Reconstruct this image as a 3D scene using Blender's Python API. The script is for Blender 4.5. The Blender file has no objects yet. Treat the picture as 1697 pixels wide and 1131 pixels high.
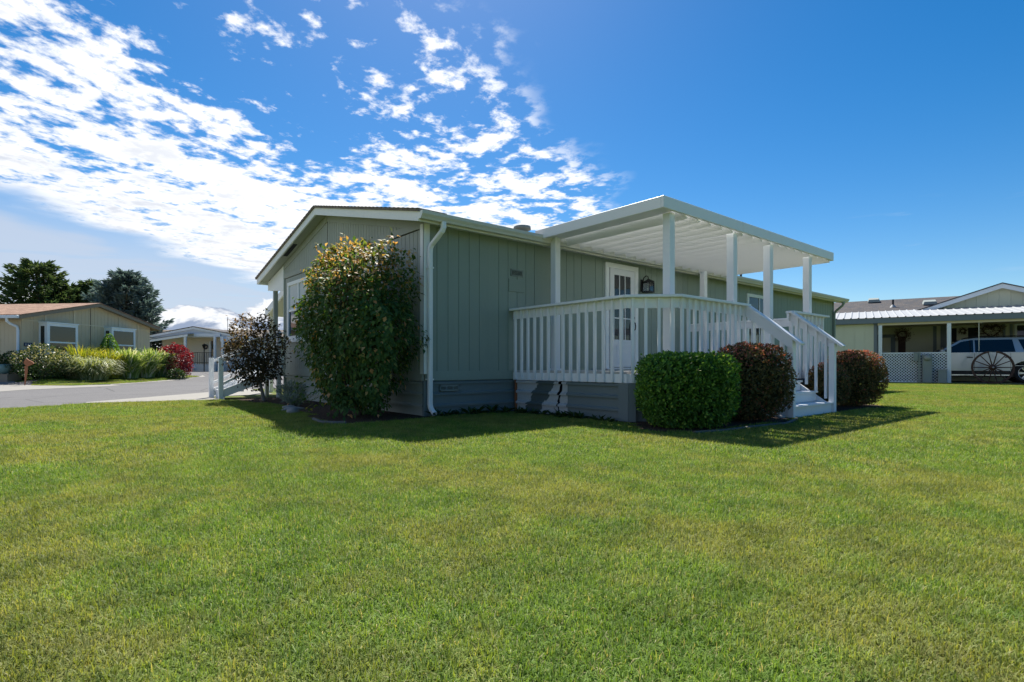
import bpy, bmesh, math, random
from mathutils import Matrix, Vector, noise as mnoise
import numpy as np
random.seed(7); np.random.seed(7)
SC = bpy.context.scene
COL = SC.collection
rad = math.radians

# ---------------------------------------------------------------- camera
# level camera, 0.78 m above the lawn, house corner about 8.3 m away (axes follow the green house)
FPX = 908.7
CAM = Vector((-4.426, -7.214, 0.783))
FW = Vector((0.6434, 0.7656, 0)); RT = Vector((0.7656, -0.6434, 0))
cam_d = bpy.data.cameras.new('camera'); cam = bpy.data.objects.new('camera', cam_d); COL.objects.link(cam)
cam.location = CAM
cam.rotation_euler = (rad(90), 0, math.atan2(-FW.x, FW.y))
cam_d.sensor_width = 36; cam_d.lens = 36 * FPX / 1697
cam_d.shift_y = 40.5 / 1697
cam_d.clip_start = 0.05; cam_d.clip_end = 4000
SC.camera = cam

# ---------------------------------------------------------------- light
SUN_H = Vector((1.30, 2.05, 0)).normalized(); SUN_EL = rad(51.5)
sun_d = bpy.data.lights.new('sun', 'SUN'); sun = bpy.data.objects.new('sun', sun_d); COL.objects.link(sun)
SUN_DIR = Vector((SUN_H.x * math.cos(SUN_EL), SUN_H.y * math.cos(SUN_EL), math.sin(SUN_EL)))
sun.rotation_euler = SUN_DIR.to_track_quat('Z', 'Y').to_euler()
sun.location = (20, 30, 40)
sun_d.energy = 4.8; sun_d.angle = rad(0.53); sun_d.color = (1.0, 0.95, 0.86)
SC.view_settings.view_transform = 'Standard'; SC.view_settings.look = 'None'
SC.view_settings.exposure = 1.0; SC.view_settings.gamma = 1.0
SKY_S = 0.06

class G:
    """small helper to write shader maths as python expressions"""
    def __init__(s, nt): s.nt = nt; s.n = nt.nodes; s.l = nt.links
    def node(s, t, **kw):
        nd = s.n.new(t)
        for k, v in kw.items(): setattr(nd, k, v)
        return nd
    def put(s, sock, v):
        if isinstance(v, bpy.types.NodeSocket): s.l.new(v, sock)
        elif v is not None: sock.default_value = v
    def m(s, op, a, b=None, c=None, clamp=False):
        nd = s.node('ShaderNodeMath', operation=op); nd.use_clamp = clamp
        s.put(nd.inputs[0], a)
        if b is not None: s.put(nd.inputs[1], b)
        if c is not None: s.put(nd.inputs[2], c)
        return nd.outputs[0]
    def add(s, a, b): return s.m('ADD', a, b)
    def sub(s, a, b): return s.m('SUBTRACT', a, b)
    def mul(s, a, b): return s.m('MULTIPLY', a, b)
    def div(s, a, b): return s.m('DIVIDE', a, b)
    def ss(s, x, a, b):
        nd = s.node('ShaderNodeMapRange', interpolation_type='SMOOTHSTEP')
        if not isinstance(a, bpy.types.NodeSocket) and not isinstance(b, bpy.types.NodeSocket) and a > b:
            s.put(nd.inputs['Value'], x); nd.inputs[1].default_value = b; nd.inputs[2].default_value = a
            nd.inputs[3].default_value = 1; nd.inputs[4].default_value = 0
        else:
            s.put(nd.inputs['Value'], x); s.put(nd.inputs[1], a); s.put(nd.inputs[2], b)
        return nd.outputs[0]
    def xyz(s, x, y, z=0.0):
        nd = s.node('ShaderNodeCombineXYZ'); s.put(nd.inputs[0], x); s.put(nd.inputs[1], y); s.put(nd.inputs[2], z)
        return nd.outputs[0]
    def noise(s, vec, scale=5, detail=4, rough=.55, dist=0, col=False, lac=2.0):
        nd = s.node('ShaderNodeTexNoise'); s.put(nd.inputs['Vector'], vec)
        nd.inputs['Scale'].default_value = scale; nd.inputs['Detail'].default_value = detail
        nd.inputs['Roughness'].default_value = rough; nd.inputs['Distortion'].default_value = dist
        nd.inputs['Lacunarity'].default_value = lac
        return nd.outputs['Color' if col else 'Fac']
    def mix(s, f, a, b, mode='MIX'):
        nd = s.node('ShaderNodeMix', data_type='RGBA', blend_type=mode)
        s.put(nd.inputs[0], f); s.put(nd.inputs[6], c4(a)); s.put(nd.inputs[7], c4(b))
        return nd.outputs[2]
    def dot(s, v, w):
        nd = s.node('ShaderNodeVectorMath', operation='DOT_PRODUCT'); s.put(nd.inputs[0], v); nd.inputs[1].default_value = w
        return nd.outputs['Value']
    def mapv(s, v, scale=(1, 1, 1), rot=(0, 0, 0), loc=(0, 0, 0)):
        nd = s.node('ShaderNodeMapping'); s.put(nd.inputs[0], v)
        nd.inputs[1].default_value = loc; nd.inputs[2].default_value = rot; nd.inputs[3].default_value = scale
        return nd.outputs[0]
def c4(c):
    if isinstance(c, bpy.types.NodeSocket): return c
    if isinstance(c, (int, float)): return (c, c, c, 1)
    return tuple(c) + (1,) if len(c) == 3 else tuple(c)

def build_world():
    w = bpy.data.worlds.new('World'); SC.world = w; w.use_nodes = True
    nt = w.node_tree; nt.nodes.clear(); g = G(nt)
    sky = g.node('ShaderNodeTexSky', sky_type='NISHITA'); sky.sun_disc = False
    sky.sun_elevation = SUN_EL; sky.sun_rotation = math.atan2(SUN_H.x, SUN_H.y)
    sky.altitude = 300; sky.air_density = 1.0; sky.dust_density = 0.3; sky.ozone_density = 2.5
    tc = g.node('ShaderNodeTexCoord'); d = tc.outputs['Generated']
    lat = g.dot(d, RT); dep = g.dot(d, FW); z = g.dot(d, (0, 0, 1))
    zc = g.m('MAXIMUM', z, 0.03)
    X = g.div(lat, zc); Y = g.div(dep, zc)          # position on a flat cloud deck
    P = g.xyz(X, Y, 0)
    e = g.div(z, g.m('MAXIMUM', g.m('SQRT', g.add(g.mul(lat, lat), g.mul(dep, dep))), .01))
    az = g.m('ARCTAN2', lat, dep)
    # broken altocumulus deck: a broad street of cloud, its edge running off to the far right
    wob = g.noise(P, 1.3, 3, .5)
    wob = g.mul(g.sub(wob, .5), .9)
    Xw = g.add(X, wob)
    rl = g.add(-.26, g.mul(g.sub(Y, 1.5), .42))
    inR = g.ss(g.sub(Xw, rl), .22, -.12)
    inL = g.ss(Xw, -3.15, -2.75)
    hx = g.div(g.add(Xw, .80), .40); hy = g.div(g.sub(Y, 1.75), 1.05)
    hole = g.ss(g.add(g.mul(hx, hx), g.mul(hy, hy)), 1.2, 0.1)
    dense = g.ss(Xw, -.9, -1.5)
    far = g.ss(Y, 2.2, 3.6)
    cov = g.add(g.add(.425, g.mul(dense, .062)), g.sub(g.mul(far, .045), g.mul(hole, .07)))
    n1 = g.noise(g.mapv(P, (1, 1.0, 1), (0, 0, .5)), 3.1, 9, .60, .25)
    n2 = g.noise(g.mapv(P, (1, .8, 1), (0, 0, .9), (3, 1, 0)), 10.5, 7, .60, .15)
    n = g.add(g.mul(n1, .55), g.mul(n2, .45))
    nn = g.add(g.sub(n, .5), g.sub(cov, .43))
    aA = g.ss(nn, -.03, .085)
    aA = g.mul(g.mul(aA, g.mul(inR, inL)), g.ss(z, .07, .17))
    thick = g.ss(nn, .02, .16)
    # high thin veil further left
    nv = g.noise(g.mapv(P, (.35, 1, 1), (0, 0, .5)), .9, 5, .6, .6)
    aV = g.mul(g.mul(g.ss(Xw, -2.8, -3.6), g.ss(nv, .10, .48)), .86)
    aV = g.m('MAXIMUM', aV, g.mul(g.mul(g.ss(az, -.1, -.55), g.ss(e, .30, .12)), .80))
    # cumulus heads along the left horizon
    cv = g.xyz(g.mul(az, 1.0), g.mul(e, 2.1), 0)
    nc = g.noise(cv, 10, 9, .58, .25)
    ncs = g.noise(g.mapv(cv, loc=(.012, -.028, 0)), 10, 9, .58, .25)
    nb = g.noise(cv, 4.5, 2, .5)
    lim = g.add(.33, g.mul(g.ss(e, .05, .145), .33))
    aC = g.ss(g.sub(g.add(g.mul(nc, .7), g.mul(nb, .3)), lim), 0, .035)
    aC = g.mul(aC, g.ss(az, -.15, -.35))
    litC = g.ss(g.add(g.sub(nc, ncs), g.mul(g.sub(nc, .5), .35)), -.09, .09)
    # faint streaks on the clear side
    nr = g.noise(g.mapv(g.xyz(az, e, 0), (3, 26, 1), (0, 0, -.10)), 2.2, 4, .55, .3)
    aR = g.mul(g.mul(g.ss(nr, .60, .78), g.ss(az, .45, .62)), g.mul(g.mul(g.ss(e, .10, .16), g.ss(e, .26, .20)), .22))
    K = 1.0 / SKY_S
    hs = g.node('ShaderNodeHueSaturation'); hs.inputs['Saturation'].default_value = 1.45; g.l.new(sky.outputs[0], hs.inputs['Color']); skyc = hs.outputs[0]
    glow = g.ss(g.dot(d, SUN_DIR), .55, 1.0)
    def kcol(a): return tuple(v * K for v in a)
    veil = kcol((.30, .34, .41))
    c = g.mix(aV, skyc, veil)
    c = g.mix(aR, c, kcol((.36, .40, .46)))
    cum = g.mix(litC, kcol((.17, .21, .29)), kcol((.52, .53, .55)))
    c = g.mix(aC, c, cum)
    nsh = g.noise(g.mapv(P, (1, 1, 1), (0, 0, .6), (2, 7, 0)), 4.2, 6, .6, .2)
    sh = g.mul(g.mul(g.ss(nsh, .40, .64), thick), g.add(.35, g.mul(g.ss(Xw, -.6, -1.6), .6)))
    alto = g.mix(sh, kcol((.50, .51, .53)), kcol((.29, .32, .38)))
    alto = g.mix(g.mul(glow, .6), alto, kcol((.75, .74, .72)))
    c = g.mix(aA, c, alto)
    bg = g.node('ShaderNodeBackground'); g.put(bg.inputs[0], c); bg.inputs[1].default_value = SKY_S
    out = g.node('ShaderNodeOutputWorld'); g.l.new(bg.outputs[0], out.inputs[0])
build_world()

# ---------------------------------------------------------------- pixel helpers (photo is 1697 x 1131, horizon row 606)
def Wp(lat, d, z=0.0): return Vector((CAM.x + d * FW.x + lat * RT.x, CAM.y + d * FW.y + lat * RT.y, z))
def gnd(px, py, z=0.0):
    d = FPX * (CAM.z - z) / (py - 606.0); return Wp((px - 848.5) / FPX * d, d, z)
def atd(px, py, d): return Wp((px - 848.5) / FPX * d, d, CAM.z + (606.0 - py) / FPX * d)

# ---------------------------------------------------------------- object helpers
WM = {}
def put(o, label=None, cat=None, group=None, kind=None):
    if label: o['label'] = label
    if cat: o['category'] = cat
    if group: o['group'] = group
    if kind: o['kind'] = kind
    return o
def thing(name, label, cat, loc=(0, 0, 0), rz=0.0, group=None):
    o = bpy.data.objects.new(name, None); COL.objects.link(o); o.empty_display_size = .2
    M = Matrix.Translation(Vector(loc)) @ Matrix.Rotation(rz, 4, 'Z'); o.matrix_world = M; WM[o] = M
    return put(o, label, cat, group)
def link(name, me, parent=None, M=None):
    """M is the world matrix"""
    o = bpy.data.objects.new(name, me); COL.objects.link(o)
    M = M or Matrix.Identity(4)
    if parent is not None:
        o.parent = parent; o.matrix_parent_inverse = Matrix.Identity(4); o.matrix_local = WM[parent].inverted() @ M
    else: o.matrix_local = M
    WM[o] = M
    return o
class MB:
    def __init__(s): s.v = []; s.f = []; s.sm = []
    def _add(s, vs, fs, smooth=False):
        b = len(s.v); s.v += [tuple(p) for p in vs]; s.f += [tuple(b + i for i in q) for q in fs]; s.sm += [smooth] * len(fs); return s
    def box(s, a, b):
        x0, x1 = sorted((a[0], b[0])); y0, y1 = sorted((a[1], b[1])); z0, z1 = sorted((a[2], b[2]))
        return s._add([(x0, y0, z0), (x1, y0, z0), (x1, y1, z0), (x0, y1, z0), (x0, y0, z1), (x1, y0, z1), (x1, y1, z1), (x0, y1, z1)],
                      [(0, 3, 2, 1), (4, 5, 6, 7), (0, 1, 5, 4), (1, 2, 6, 5), (2, 3, 7, 6), (3, 0, 4, 7)])
    def bar(s, a, b, w, h, up=(0, 0, 1)):
        """rectangular bar from a to b; w across, h along up"""
        a = Vector(a); b = Vector(b); t = (b - a).normalized(); up = Vector(up)
        sd = t.cross(up)
        if sd.length < 1e-4: sd = t.cross(Vector((1, 0, 0)))
        sd.normalize(); u = sd.cross(t).normalized()
        vs = []
        for p in (a, b):
            for (i, j) in ((-1, -1), (1, -1), (1, 1), (-1, 1)): vs.append(p + sd * (i * w / 2) + u * (j * h / 2))
        return s._add(vs, [(0, 3, 2, 1), (4, 5, 6, 7), (0, 1, 5, 4), (1, 2, 6, 5), (2, 3, 7, 6), (3, 0, 4, 7)])
    def prism(s, poly, ext):
        """closed polygon (3d points) pushed along ext"""
        n = len(poly); e = Vector(ext); a = [Vector(p) for p in poly]
        vs = a + [p + e for p in a]
        fs = [tuple(range(n))[::-1], tuple(range(n, 2 * n))] + [(i, (i + 1) % n, n + (i + 1) % n, n + i) for i in range(n)]
        return s._add(vs, fs)
    def sheet(s, line, ext, smooth=False):
        n = len(line); e = Vector(ext); a = [Vector(p) for p in line]
        return s._add(a + [p + e for p in a], [(i, i + 1, n + i + 1, n + i) for i in range(n - 1)], smooth)
    def quad(s, *p): return s._add(p, [tuple(range(len(p)))])
    def tube(s, path, r, n=8, cap=True, smooth=True):
        path = [Vector(p) for p in path]; m = len(path)
        rs = r if isinstance(r, (list, tuple)) else [r] * m
        vs = []; u = None
        for i, p in enumerate(path):
            t = (path[min(i + 1, m - 1)] - path[max(i - 1, 0)]).normalized()
            if u is None:
                u = t.cross(Vector((0, 0, 1)))
                if u.length < 1e-3: u = t.cross(Vector((1, 0, 0)))
            u = (u - t * u.dot(t)).normalized(); v = t.cross(u)
            for k in range(n):
                a = 2 * math.pi * k / n; vs.append(p + (u * math.cos(a) + v * math.sin(a)) * rs[i])
        fs = []
        for i in range(m - 1):
            for k in range(n): fs.append((i * n + k, i * n + (k + 1) % n, (i + 1) * n + (k + 1) % n, (i + 1) * n + k))
        s._add(vs, fs, smooth)
        if cap: s._add(vs[:n], [tuple(range(n))[::-1]]); s._add(vs[-n:], [tuple(range(n))])
        return s
    def lathe(s, prof, c, ax=(0, 0, 1), n=24, smooth=True):
        """prof: (radius, along axis)"""
        ax = Vector(ax).normalized(); c = Vector(c)
        u = ax.cross(Vector((0, 0, 1)))
        if u.length < 1e-3: u = Vector((1, 0, 0))
        u.normalize(); v = ax.cross(u); vs = []
        for (r, h) in prof:
            for k in range(n):
                a = 2 * math.pi * k / n; vs.append(c + ax * h + (u * math.cos(a) + v * math.sin(a)) * r)
        fs = []
        for i in range(len(prof) - 1):
            for k in range(n): fs.append((i * n + k, i * n + (k + 1) % n, (i + 1) * n + (k + 1) % n, (i + 1) * n + k))
        return s._add(vs, fs, smooth)
    def mesh(s, name, mat, bevel=0):
        me = bpy.data.meshes.new(name); me.from_pydata(s.v, [], s.f)
        me.polygons.foreach_set('use_smooth', s.sm)
        if mat: me.materials.append(mat)
        bm = bmesh.new(); bm.from_mesh(me); bmesh.ops.recalc_face_normals(bm, faces=bm.faces[:])
        if bevel: bmesh.ops.bevel(bm, geom=[e for e in bm.edges if e.is_manifold and e.calc_face_angle(0) > .6], offset=bevel, segments=1, affect='EDGES', profile=.5)
        bm.to_mesh(me); bm.free(); me.update(); return me
    def build(s, name, mat, parent=None, local=False, bevel=0):
        """vertices are world coordinates unless local"""
        if parent is not None and not local:
            inv = WM[parent].inverted(); s.v = [tuple(inv @ Vector(p)) for p in s.v]
        return link(name, s.mesh(name, mat, bevel), parent, WM[parent] if parent is not None else None)
def boxo(name, a, b, mat, parent, bevel=0, local=False): return MB().box(a, b).build(name, mat, parent, local, bevel)

# ---------------------------------------------------------------- materials
MAT = {}
def newmat(name):
    m = bpy.data.materials.new(name); m.use_nodes = True; nt = m.node_tree; nt.nodes.clear(); return m, G(nt)
def finish(m, g, shader, disp=None):
    o = g.node('ShaderNodeOutputMaterial'); g.l.new(shader, o.inputs[0]); MAT[m.name] = m; return m
def pbsdf(g, col, rough=.6, spec=.4, metal=0, normal=None):
    b = g.node('ShaderNodeBsdfPrincipled'); g.put(b.inputs['Base Color'], c4(col)); g.put(b.inputs['Roughness'], rough)
    b.inputs['Specular IOR Level'].default_value = spec; b.inputs['Metallic'].default_value = metal
    if normal is not None: g.l.new(normal, b.inputs['Normal'])
    return b
def bump(g, h, strength=.3, dist=.01):
    b = g.node('ShaderNodeBump'); b.inputs['Strength'].default_value = strength; b.inputs['Distance'].default_value = dist
    g.l.new(h, b.inputs['Height']); return b.outputs[0]
def paint(name, col, rough=.55, var=.12, scale=2.0, dirt=0.0, dirtcol=(.12, .10, .07), spec=.35, metal=0, grain=(1, 1, 1), bstr=.12, vary=0.0):
    """weathered paint: slow tone drift, fine speckle, optional grime with its own blotchy shape, per-piece tone"""
    m, g = newmat(name)
    pos = g.node('ShaderNodeNewGeometry').outputs['Position']
    a = g.noise(pos, scale, 5, .6); b = g.noise(g.mapv(pos, grain), 40, 4, .65)
    k = g.add(1 - var, g.mul(g.add(g.mul(a, .6), g.mul(b, .4)), 2 * var))
    if vary:
        oi = g.node('ShaderNodeObjectInfo').outputs['Random']; k = g.mul(k, g.add(1 - vary, g.mul(oi, 2 * vary)))
    c = g.mix(1.0, col, g.xyz(k, k, k), 'MULTIPLY')
    if dirt:
        dn = g.noise(g.mapv(pos, (1, 1, .35)), 6, 6, .7, .4)
        c = g.mix(g.mul(g.ss(dn, .52, .80), dirt), c, dirtcol)
    sh = pbsdf(g, c, g.add(rough - .08, g.mul(b, .16)), spec, metal, bump(g, b, bstr, .004))
    return finish(m, g, sh.outputs[0])
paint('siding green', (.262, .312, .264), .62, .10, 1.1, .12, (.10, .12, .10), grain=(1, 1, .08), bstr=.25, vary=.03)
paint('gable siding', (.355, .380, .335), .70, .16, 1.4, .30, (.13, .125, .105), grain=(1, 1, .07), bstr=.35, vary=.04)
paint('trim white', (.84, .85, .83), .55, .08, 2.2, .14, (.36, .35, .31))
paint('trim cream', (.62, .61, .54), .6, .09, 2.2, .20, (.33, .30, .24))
paint('rail white', (.80, .81, .82), .5, .07, 3.0, .14, (.40, .41, .40), grain=(1, 1, .2), vary=.035)
paint('aluminium white', (.82, .82, .81), .42, .04, 1.2, .05, (.5, .5, .48), spec=.45, bstr=.03)
paint('skirting metal', (.155, .195, .20), .48, .10, 1.6, .22, (.12, .13, .12), spec=.45, bstr=.05)
paint('soffit', (.33, .36, .31), .7, .08, 1.4)
paint('deck board', (.50, .49, .47), .75, .18, 2.5, .35, (.14, .13, .12), grain=(.1, 1, 1), vary=.12)
paint('door white', (.76, .77, .78), .45, .03, 2.0)
paint('black metal', (.014, .013, .012), .5, .2, 5)
paint('concrete', (.235, .225, .205), .88, .12, 1.5, .25, (.15, .145, .13))
paint('tan siding', (.60, .50, .335), .7, .08, 1.2, .12, (.40, .33, .22), vary=.05)
paint('tan trim', (.64, .55, .39), .7, .08, 1.2)
paint('brown fascia', (.235, .200, .15), .7, .1, 1.4)
paint('window white', (.72, .77, .80), .45, .04, 2)
paint('grey blue siding', (.52, .57, .62), .65, .07, 1.2)
paint('beige lap', (.62, .60, .54), .68, .07, 1.2)
paint('grey blue trim', (.68, .74, .80), .6, .06, 1.5)
paint('cream siding', (.60, .60, .47), .68, .06, 1.2, .10, (.4, .4, .3), vary=.03)
paint('slate trim', (.17, .205, .235), .6, .08, 1.5)
paint('metal roof', (.33, .345, .36), .6, .06, .8, .25, (.26, .26, .26), spec=.3)
paint('terracotta', (.34, .13, .06), .75, .2, 5)
paint('rust', (.27, .105, .045), .8, .35, 9)
paint('wood dark', (.060, .030, .024), .7, .3, 7, grain=(1, 1, 1))
paint('utility grey', (.235, .27, .255), .6, .1, 3, .2)
paint('red enamel', (.38, .02, .02), .5, .15, 4)
paint('plaque blue', (.03, .035, .09), .5, .1, 6)
paint('teal pot', (.20, .33, .32), .5, .15, 4)
paint('car black', (.012, .012, .014), .5, .15, 3)
paint('tyre rubber', (.016, .016, .017), .85, .2, 8)
paint('wheel alloy', (.60, .61, .63), .28, .04, 3, metal=.85, spec=.5)
paint('curtain', (.50, .49, .46), .9, .1, 6)
paint('blind white', (.62, .64, .64), .8, .04, 4)
paint('bark', (.11, .085, .065), .9, .35, 9, bstr=.6)
paint('pale bark', (.22, .19, .16), .9, .35, 12, bstr=.5)
paint('stone', (.30, .28, .26), .85, .2, 12, bstr=.5)
paint('edging', (.12, .115, .105), .85, .2, 8, bstr=.4)
paint('dark interior', (.022, .026, .034), .9, .2, 2)
paint('roof pipe', (.03, .03, .035), .6, .1, 3)
paint('dry flower', (.16, .11, .075), .9, .4, 14)
def glass_mat(name, tint, rough=.04):
    m, g = newmat(name)
    pos = g.node('ShaderNodeNewGeometry').outputs['Position']
    b = pbsdf(g, tint, rough, .5, 0, bump(g, g.noise(pos, 1.3, 2, .5), .04, .05))
    b.inputs['Coat Weight'].default_value = .2; b.inputs['Coat Roughness'].default_value = .02
    return finish(m, g, b.outputs[0])
glass_mat('window glass', (.018, .024, .028)); glass_mat('car glass', (.006, .007, .010)); glass_mat('meter glass', (.25, .27, .26))
def clear_glass():
    m, g = newmat('clear glass')
    t = g.node('ShaderNodeBsdfTransparent'); t.inputs[0].default_value = (.86, .9, .9, 1)
    gl = g.node('ShaderNodeBsdfGlossy'); gl.inputs['Roughness'].default_value = .03
    fr = g.node('ShaderNodeFresnel'); fr.inputs[0].default_value = 1.55
    mx = g.node('ShaderNodeMixShader'); g.l.new(g.add(.06, fr.outputs[0]), mx.inputs[0]); g.l.new(t.outputs[0], mx.inputs[1]); g.l.new(gl.outputs[0], mx.inputs[2])
    finish(m, g, mx.outputs[0])
clear_glass()
def car_paint():
    m, g = newmat('car silver'); b = pbsdf(g, (.40, .43, .47), .30, .5, .55)
    b.inputs['Coat Weight'].default_value = .8; b.inputs['Coat Roughness'].default_value = .05; finish(m, g, b.outputs[0])
car_paint()
def shingle(name, c1, c2, c3):
    m, g = newmat(name)
    tc = g.node('ShaderNodeTexCoord').outputs['UV']
    br = g.node('ShaderNodeTexBrick'); g.l.new(tc, br.inputs[0])
    br.inputs['Scale'].default_value = 1.0; br.inputs['Brick Width'].default_value = .30; br.inputs['Row Height'].default_value = .14
    br.inputs['Mortar Size'].default_value = .006; br.inputs['Color1'].default_value = c4(c1); br.inputs['Color2'].default_value = c4(c2)
    br.inputs['Mortar'].default_value = c4(tuple(v * .45 for v in c1)); br.offset = .37
    pos = g.node('ShaderNodeNewGeometry').outputs['Position']
    n = g.noise(pos, 3.2, 6, .75); c = g.mix(g.ss(n, .44, .58), br.outputs[0], c3)
    n2 = g.noise(pos, 60, 3, .7); c = g.mix(.5, c, g.mix(1, c, g.xyz(g.mul(n2, 2), g.mul(n2, 2), g.mul(n2, 2)), 'MULTIPLY'))
    finish(m, g, pbsdf(g, c, .92, .2, 0, bump(g, n2, .5, .01)).outputs[0])
shingle('shingle grey', (.072, .066, .066), (.105, .095, .092), (.055, .058, .068))
shingle('shingle tan', (.27, .165, .115), (.36, .235, .17), (.20, .12, .085))
shingle('shingle brown', (.20, .165, .135), (.25, .2, .16), (.17, .145, .125))
def asphalt():
    m, g = newmat('asphalt'); pos = g.node('ShaderNodeNewGeometry').outputs['Position']
    a = g.noise(pos, .5, 5, .6); b = g.noise(pos, 55, 4, .7)
    c = g.mix(a, (.088, .087, .092), (.135, .132, .134)); c = g.mix(g.ss(b, .5, .75), c, (.20, .195, .19))
    cr = g.node('ShaderNodeTexVoronoi', feature='DISTANCE_TO_EDGE'); g.l.new(g.mapv(pos, (.35, .35, .35)), cr.inputs['Vector']); cr.inputs['Scale'].default_value = 1
    c = g.mix(g.mul(g.ss(cr.outputs[0], .012, .002), .6), c, (.035, .035, .037))
    finish(m, g, pbsdf(g, c, .9, .25, 0, bump(g, b, .5, .01)).outputs[0])
asphalt()
def soil():
    m, g = newmat('mulch'); pos = g.node('ShaderNodeNewGeometry').outputs['Position']
    v = g.node('ShaderNodeTexVoronoi'); g.l.new(g.mapv(pos, (1, 1, 1)), v.inputs['Vector']); v.inputs['Scale'].default_value = 38
    n = g.noise(pos, 14, 5, .7)
    c = g.mix(v.outputs['Color'], (.035, .022, .016), (.13, .085, .06)); c = g.mix(g.mul(n, .6), c, (.05, .033, .025))
    finish(m, g, pbsdf(g, c, .95, .15, 0, bump(g, v.outputs[0], .9, .03)).outputs[0])
soil()
def lawn_tones(g, pos):
    """the lawn's own colour patches: greener clumps, yellowed wear"""
    big = g.noise(pos, .55, 3, .55, .3); mid = g.noise(pos, 2.1, 4, .6, .2); sm = g.noise(pos, 7.0, 3, .6)
    k = g.add(g.add(g.mul(big, .50), g.mul(mid, .32)), g.mul(sm, .18))
    dry = g.ss(k, .445, .575)
    dry2 = g.ss(g.noise(g.mapv(pos, loc=(5, 9, 0)), 1.5, 4, .6), .57, .74)
    return dry, dry2
def lawn_ground():
    m, g = newmat('lawn soil'); pos = g.node('ShaderNodeNewGeometry').outputs['Position']
    dry, dry2 = lawn_tones(g, pos)
    n = g.noise(pos, 30, 4, .7)
    c = g.mix(dry, (.090, .150, .028), (.165, .170, .052)); c = g.mix(g.mul(n, .55), c, (.065, .07, .026))
    finish(m, g, pbsdf(g, c, .95, .1, 0, bump(g, n, .8, .03)).outputs[0])
lawn_ground()
def leafy(name, stops, trans=.35, rough=.5, spec=.35, tcol=None, attr='tone', patches=False):
    """leaf shader; 'tone' is a per-leaf random number 0..1 that picks the leaf's own colour"""
    m, g = newmat(name)
    at = g.node('ShaderNodeAttribute', attribute_name=attr).outputs['Fac']
    rp = g.node('ShaderNodeValToRGB'); g.l.new(at, rp.inputs[0]); el = rp.color_ramp.elements
    while len(el) > 1: el.remove(el[-1])
    el[0].position = stops[0][0]; el[0].color = c4(stops[0][1])
    for p, c in stops[1:]:
        q = el.new(p); q.color = c4(c)
    c = rp.outputs[0]
    if patches:
        pos = g.node('ShaderNodeNewGeometry').outputs['Position']; dry, dry2 = lawn_tones(g, pos)
        c = g.mix(g.mul(dry, .75), c, g.mix(at, (.19, .225, .052), (.31, .30, .10)))
        c = g.mix(g.mul(dry2, .50), c, g.mix(at, (.20, .19, .06), (.34, .29, .13)))
        cl = g.add(.70, g.mul(g.ss(g.noise(g.mapv(pos, loc=(1, 4, 0)), 3.3, 4, .65, .4), .32, .66), .45)); c = g.mix(1.0, c, g.xyz(cl, g.m('POWER', cl, .8), cl), 'MULTIPLY')
    b = pbsdf(g, c, rough, spec)
    t = g.node('ShaderNodeBsdfTranslucent'); tc = g.mix(1.0, c, tcol or (1.7, 1.55, .7), 'MULTIPLY'); g.l.new(tc, t.inputs[0])
    mx = g.node('ShaderNodeMixShader'); mx.inputs[0].default_value = trans
    g.l.new(b.outputs[0], mx.inputs[1]); g.l.new(t.outputs[0], mx.inputs[2])
    return finish(m, g, mx.outputs[0])
leafy('grass blade', [(0, (.100, .190, .028)), (.5, (.155, .262, .038)), (.86, (.205, .290, .055)), (.93, (.34, .32, .14)), (1, (.44, .40, .22))], .36, .55, .18, patches=True)

# ================================================================ ground, road, lawn
def sstep(x, a, b):
    t = min(1, max(0, (x - a) / (b - a))); return t * t * (3 - 2 * t)
def camco(x, y):
    a = x - CAM.x; b = y - CAM.y; return a * RT.x + b * RT.y, a * FW.x + b * FW.y
def hgt(x, y):
    """flat near the house, rising a little towards the grey house across the road"""
    l, d = camco(x, y)
    h = .33 * sstep(d, 26, 38) * sstep(-l, 3, 9)
    q = l - (-21.25 + (d - 23.75) * .103)              # metres in front of the tan house gable
    if 21 < d < 36 and -6 < q < 5: h = max(h, .17 * sstep(4.2 - q, 0, 2.4) * sstep(d, 21.9, 23.2) + .0)
    return h
def gh(px, py):
    """photo pixel to the point where its ray meets the ground"""
    d = 8.0
    while d < 60:
        p = Wp((px - 848.5) / FPX * d, d)
        if 606 - (hgt(p.x, p.y) - CAM.z) / d * FPX <= py: break
        d += .02
    return p
GRID = sorted(set([float(v) for v in range(-60, 61)] + [s * v for s in (-1, 1) for v in (80, 120, 200, 350, 600, 1000, 1800, 3000)]))
def build_ground():
    vs = []; n = len(GRID)
    for d in GRID:
        for l in GRID:
            p = Wp(l, d); vs.append((p.x, p.y, hgt(p.x, p.y)))
    fs = [(i * n + j, i * n + j + 1, (i + 1) * n + j + 1, (i + 1) * n + j) for i in range(n - 1) for j in range(n - 1)]
    mb = MB(); mb._add(vs, fs); o = mb.build('ground', MAT['lawn soil']); put(o, 'mown green lawn ground around the houses', kind='structure')
build_ground()
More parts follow.
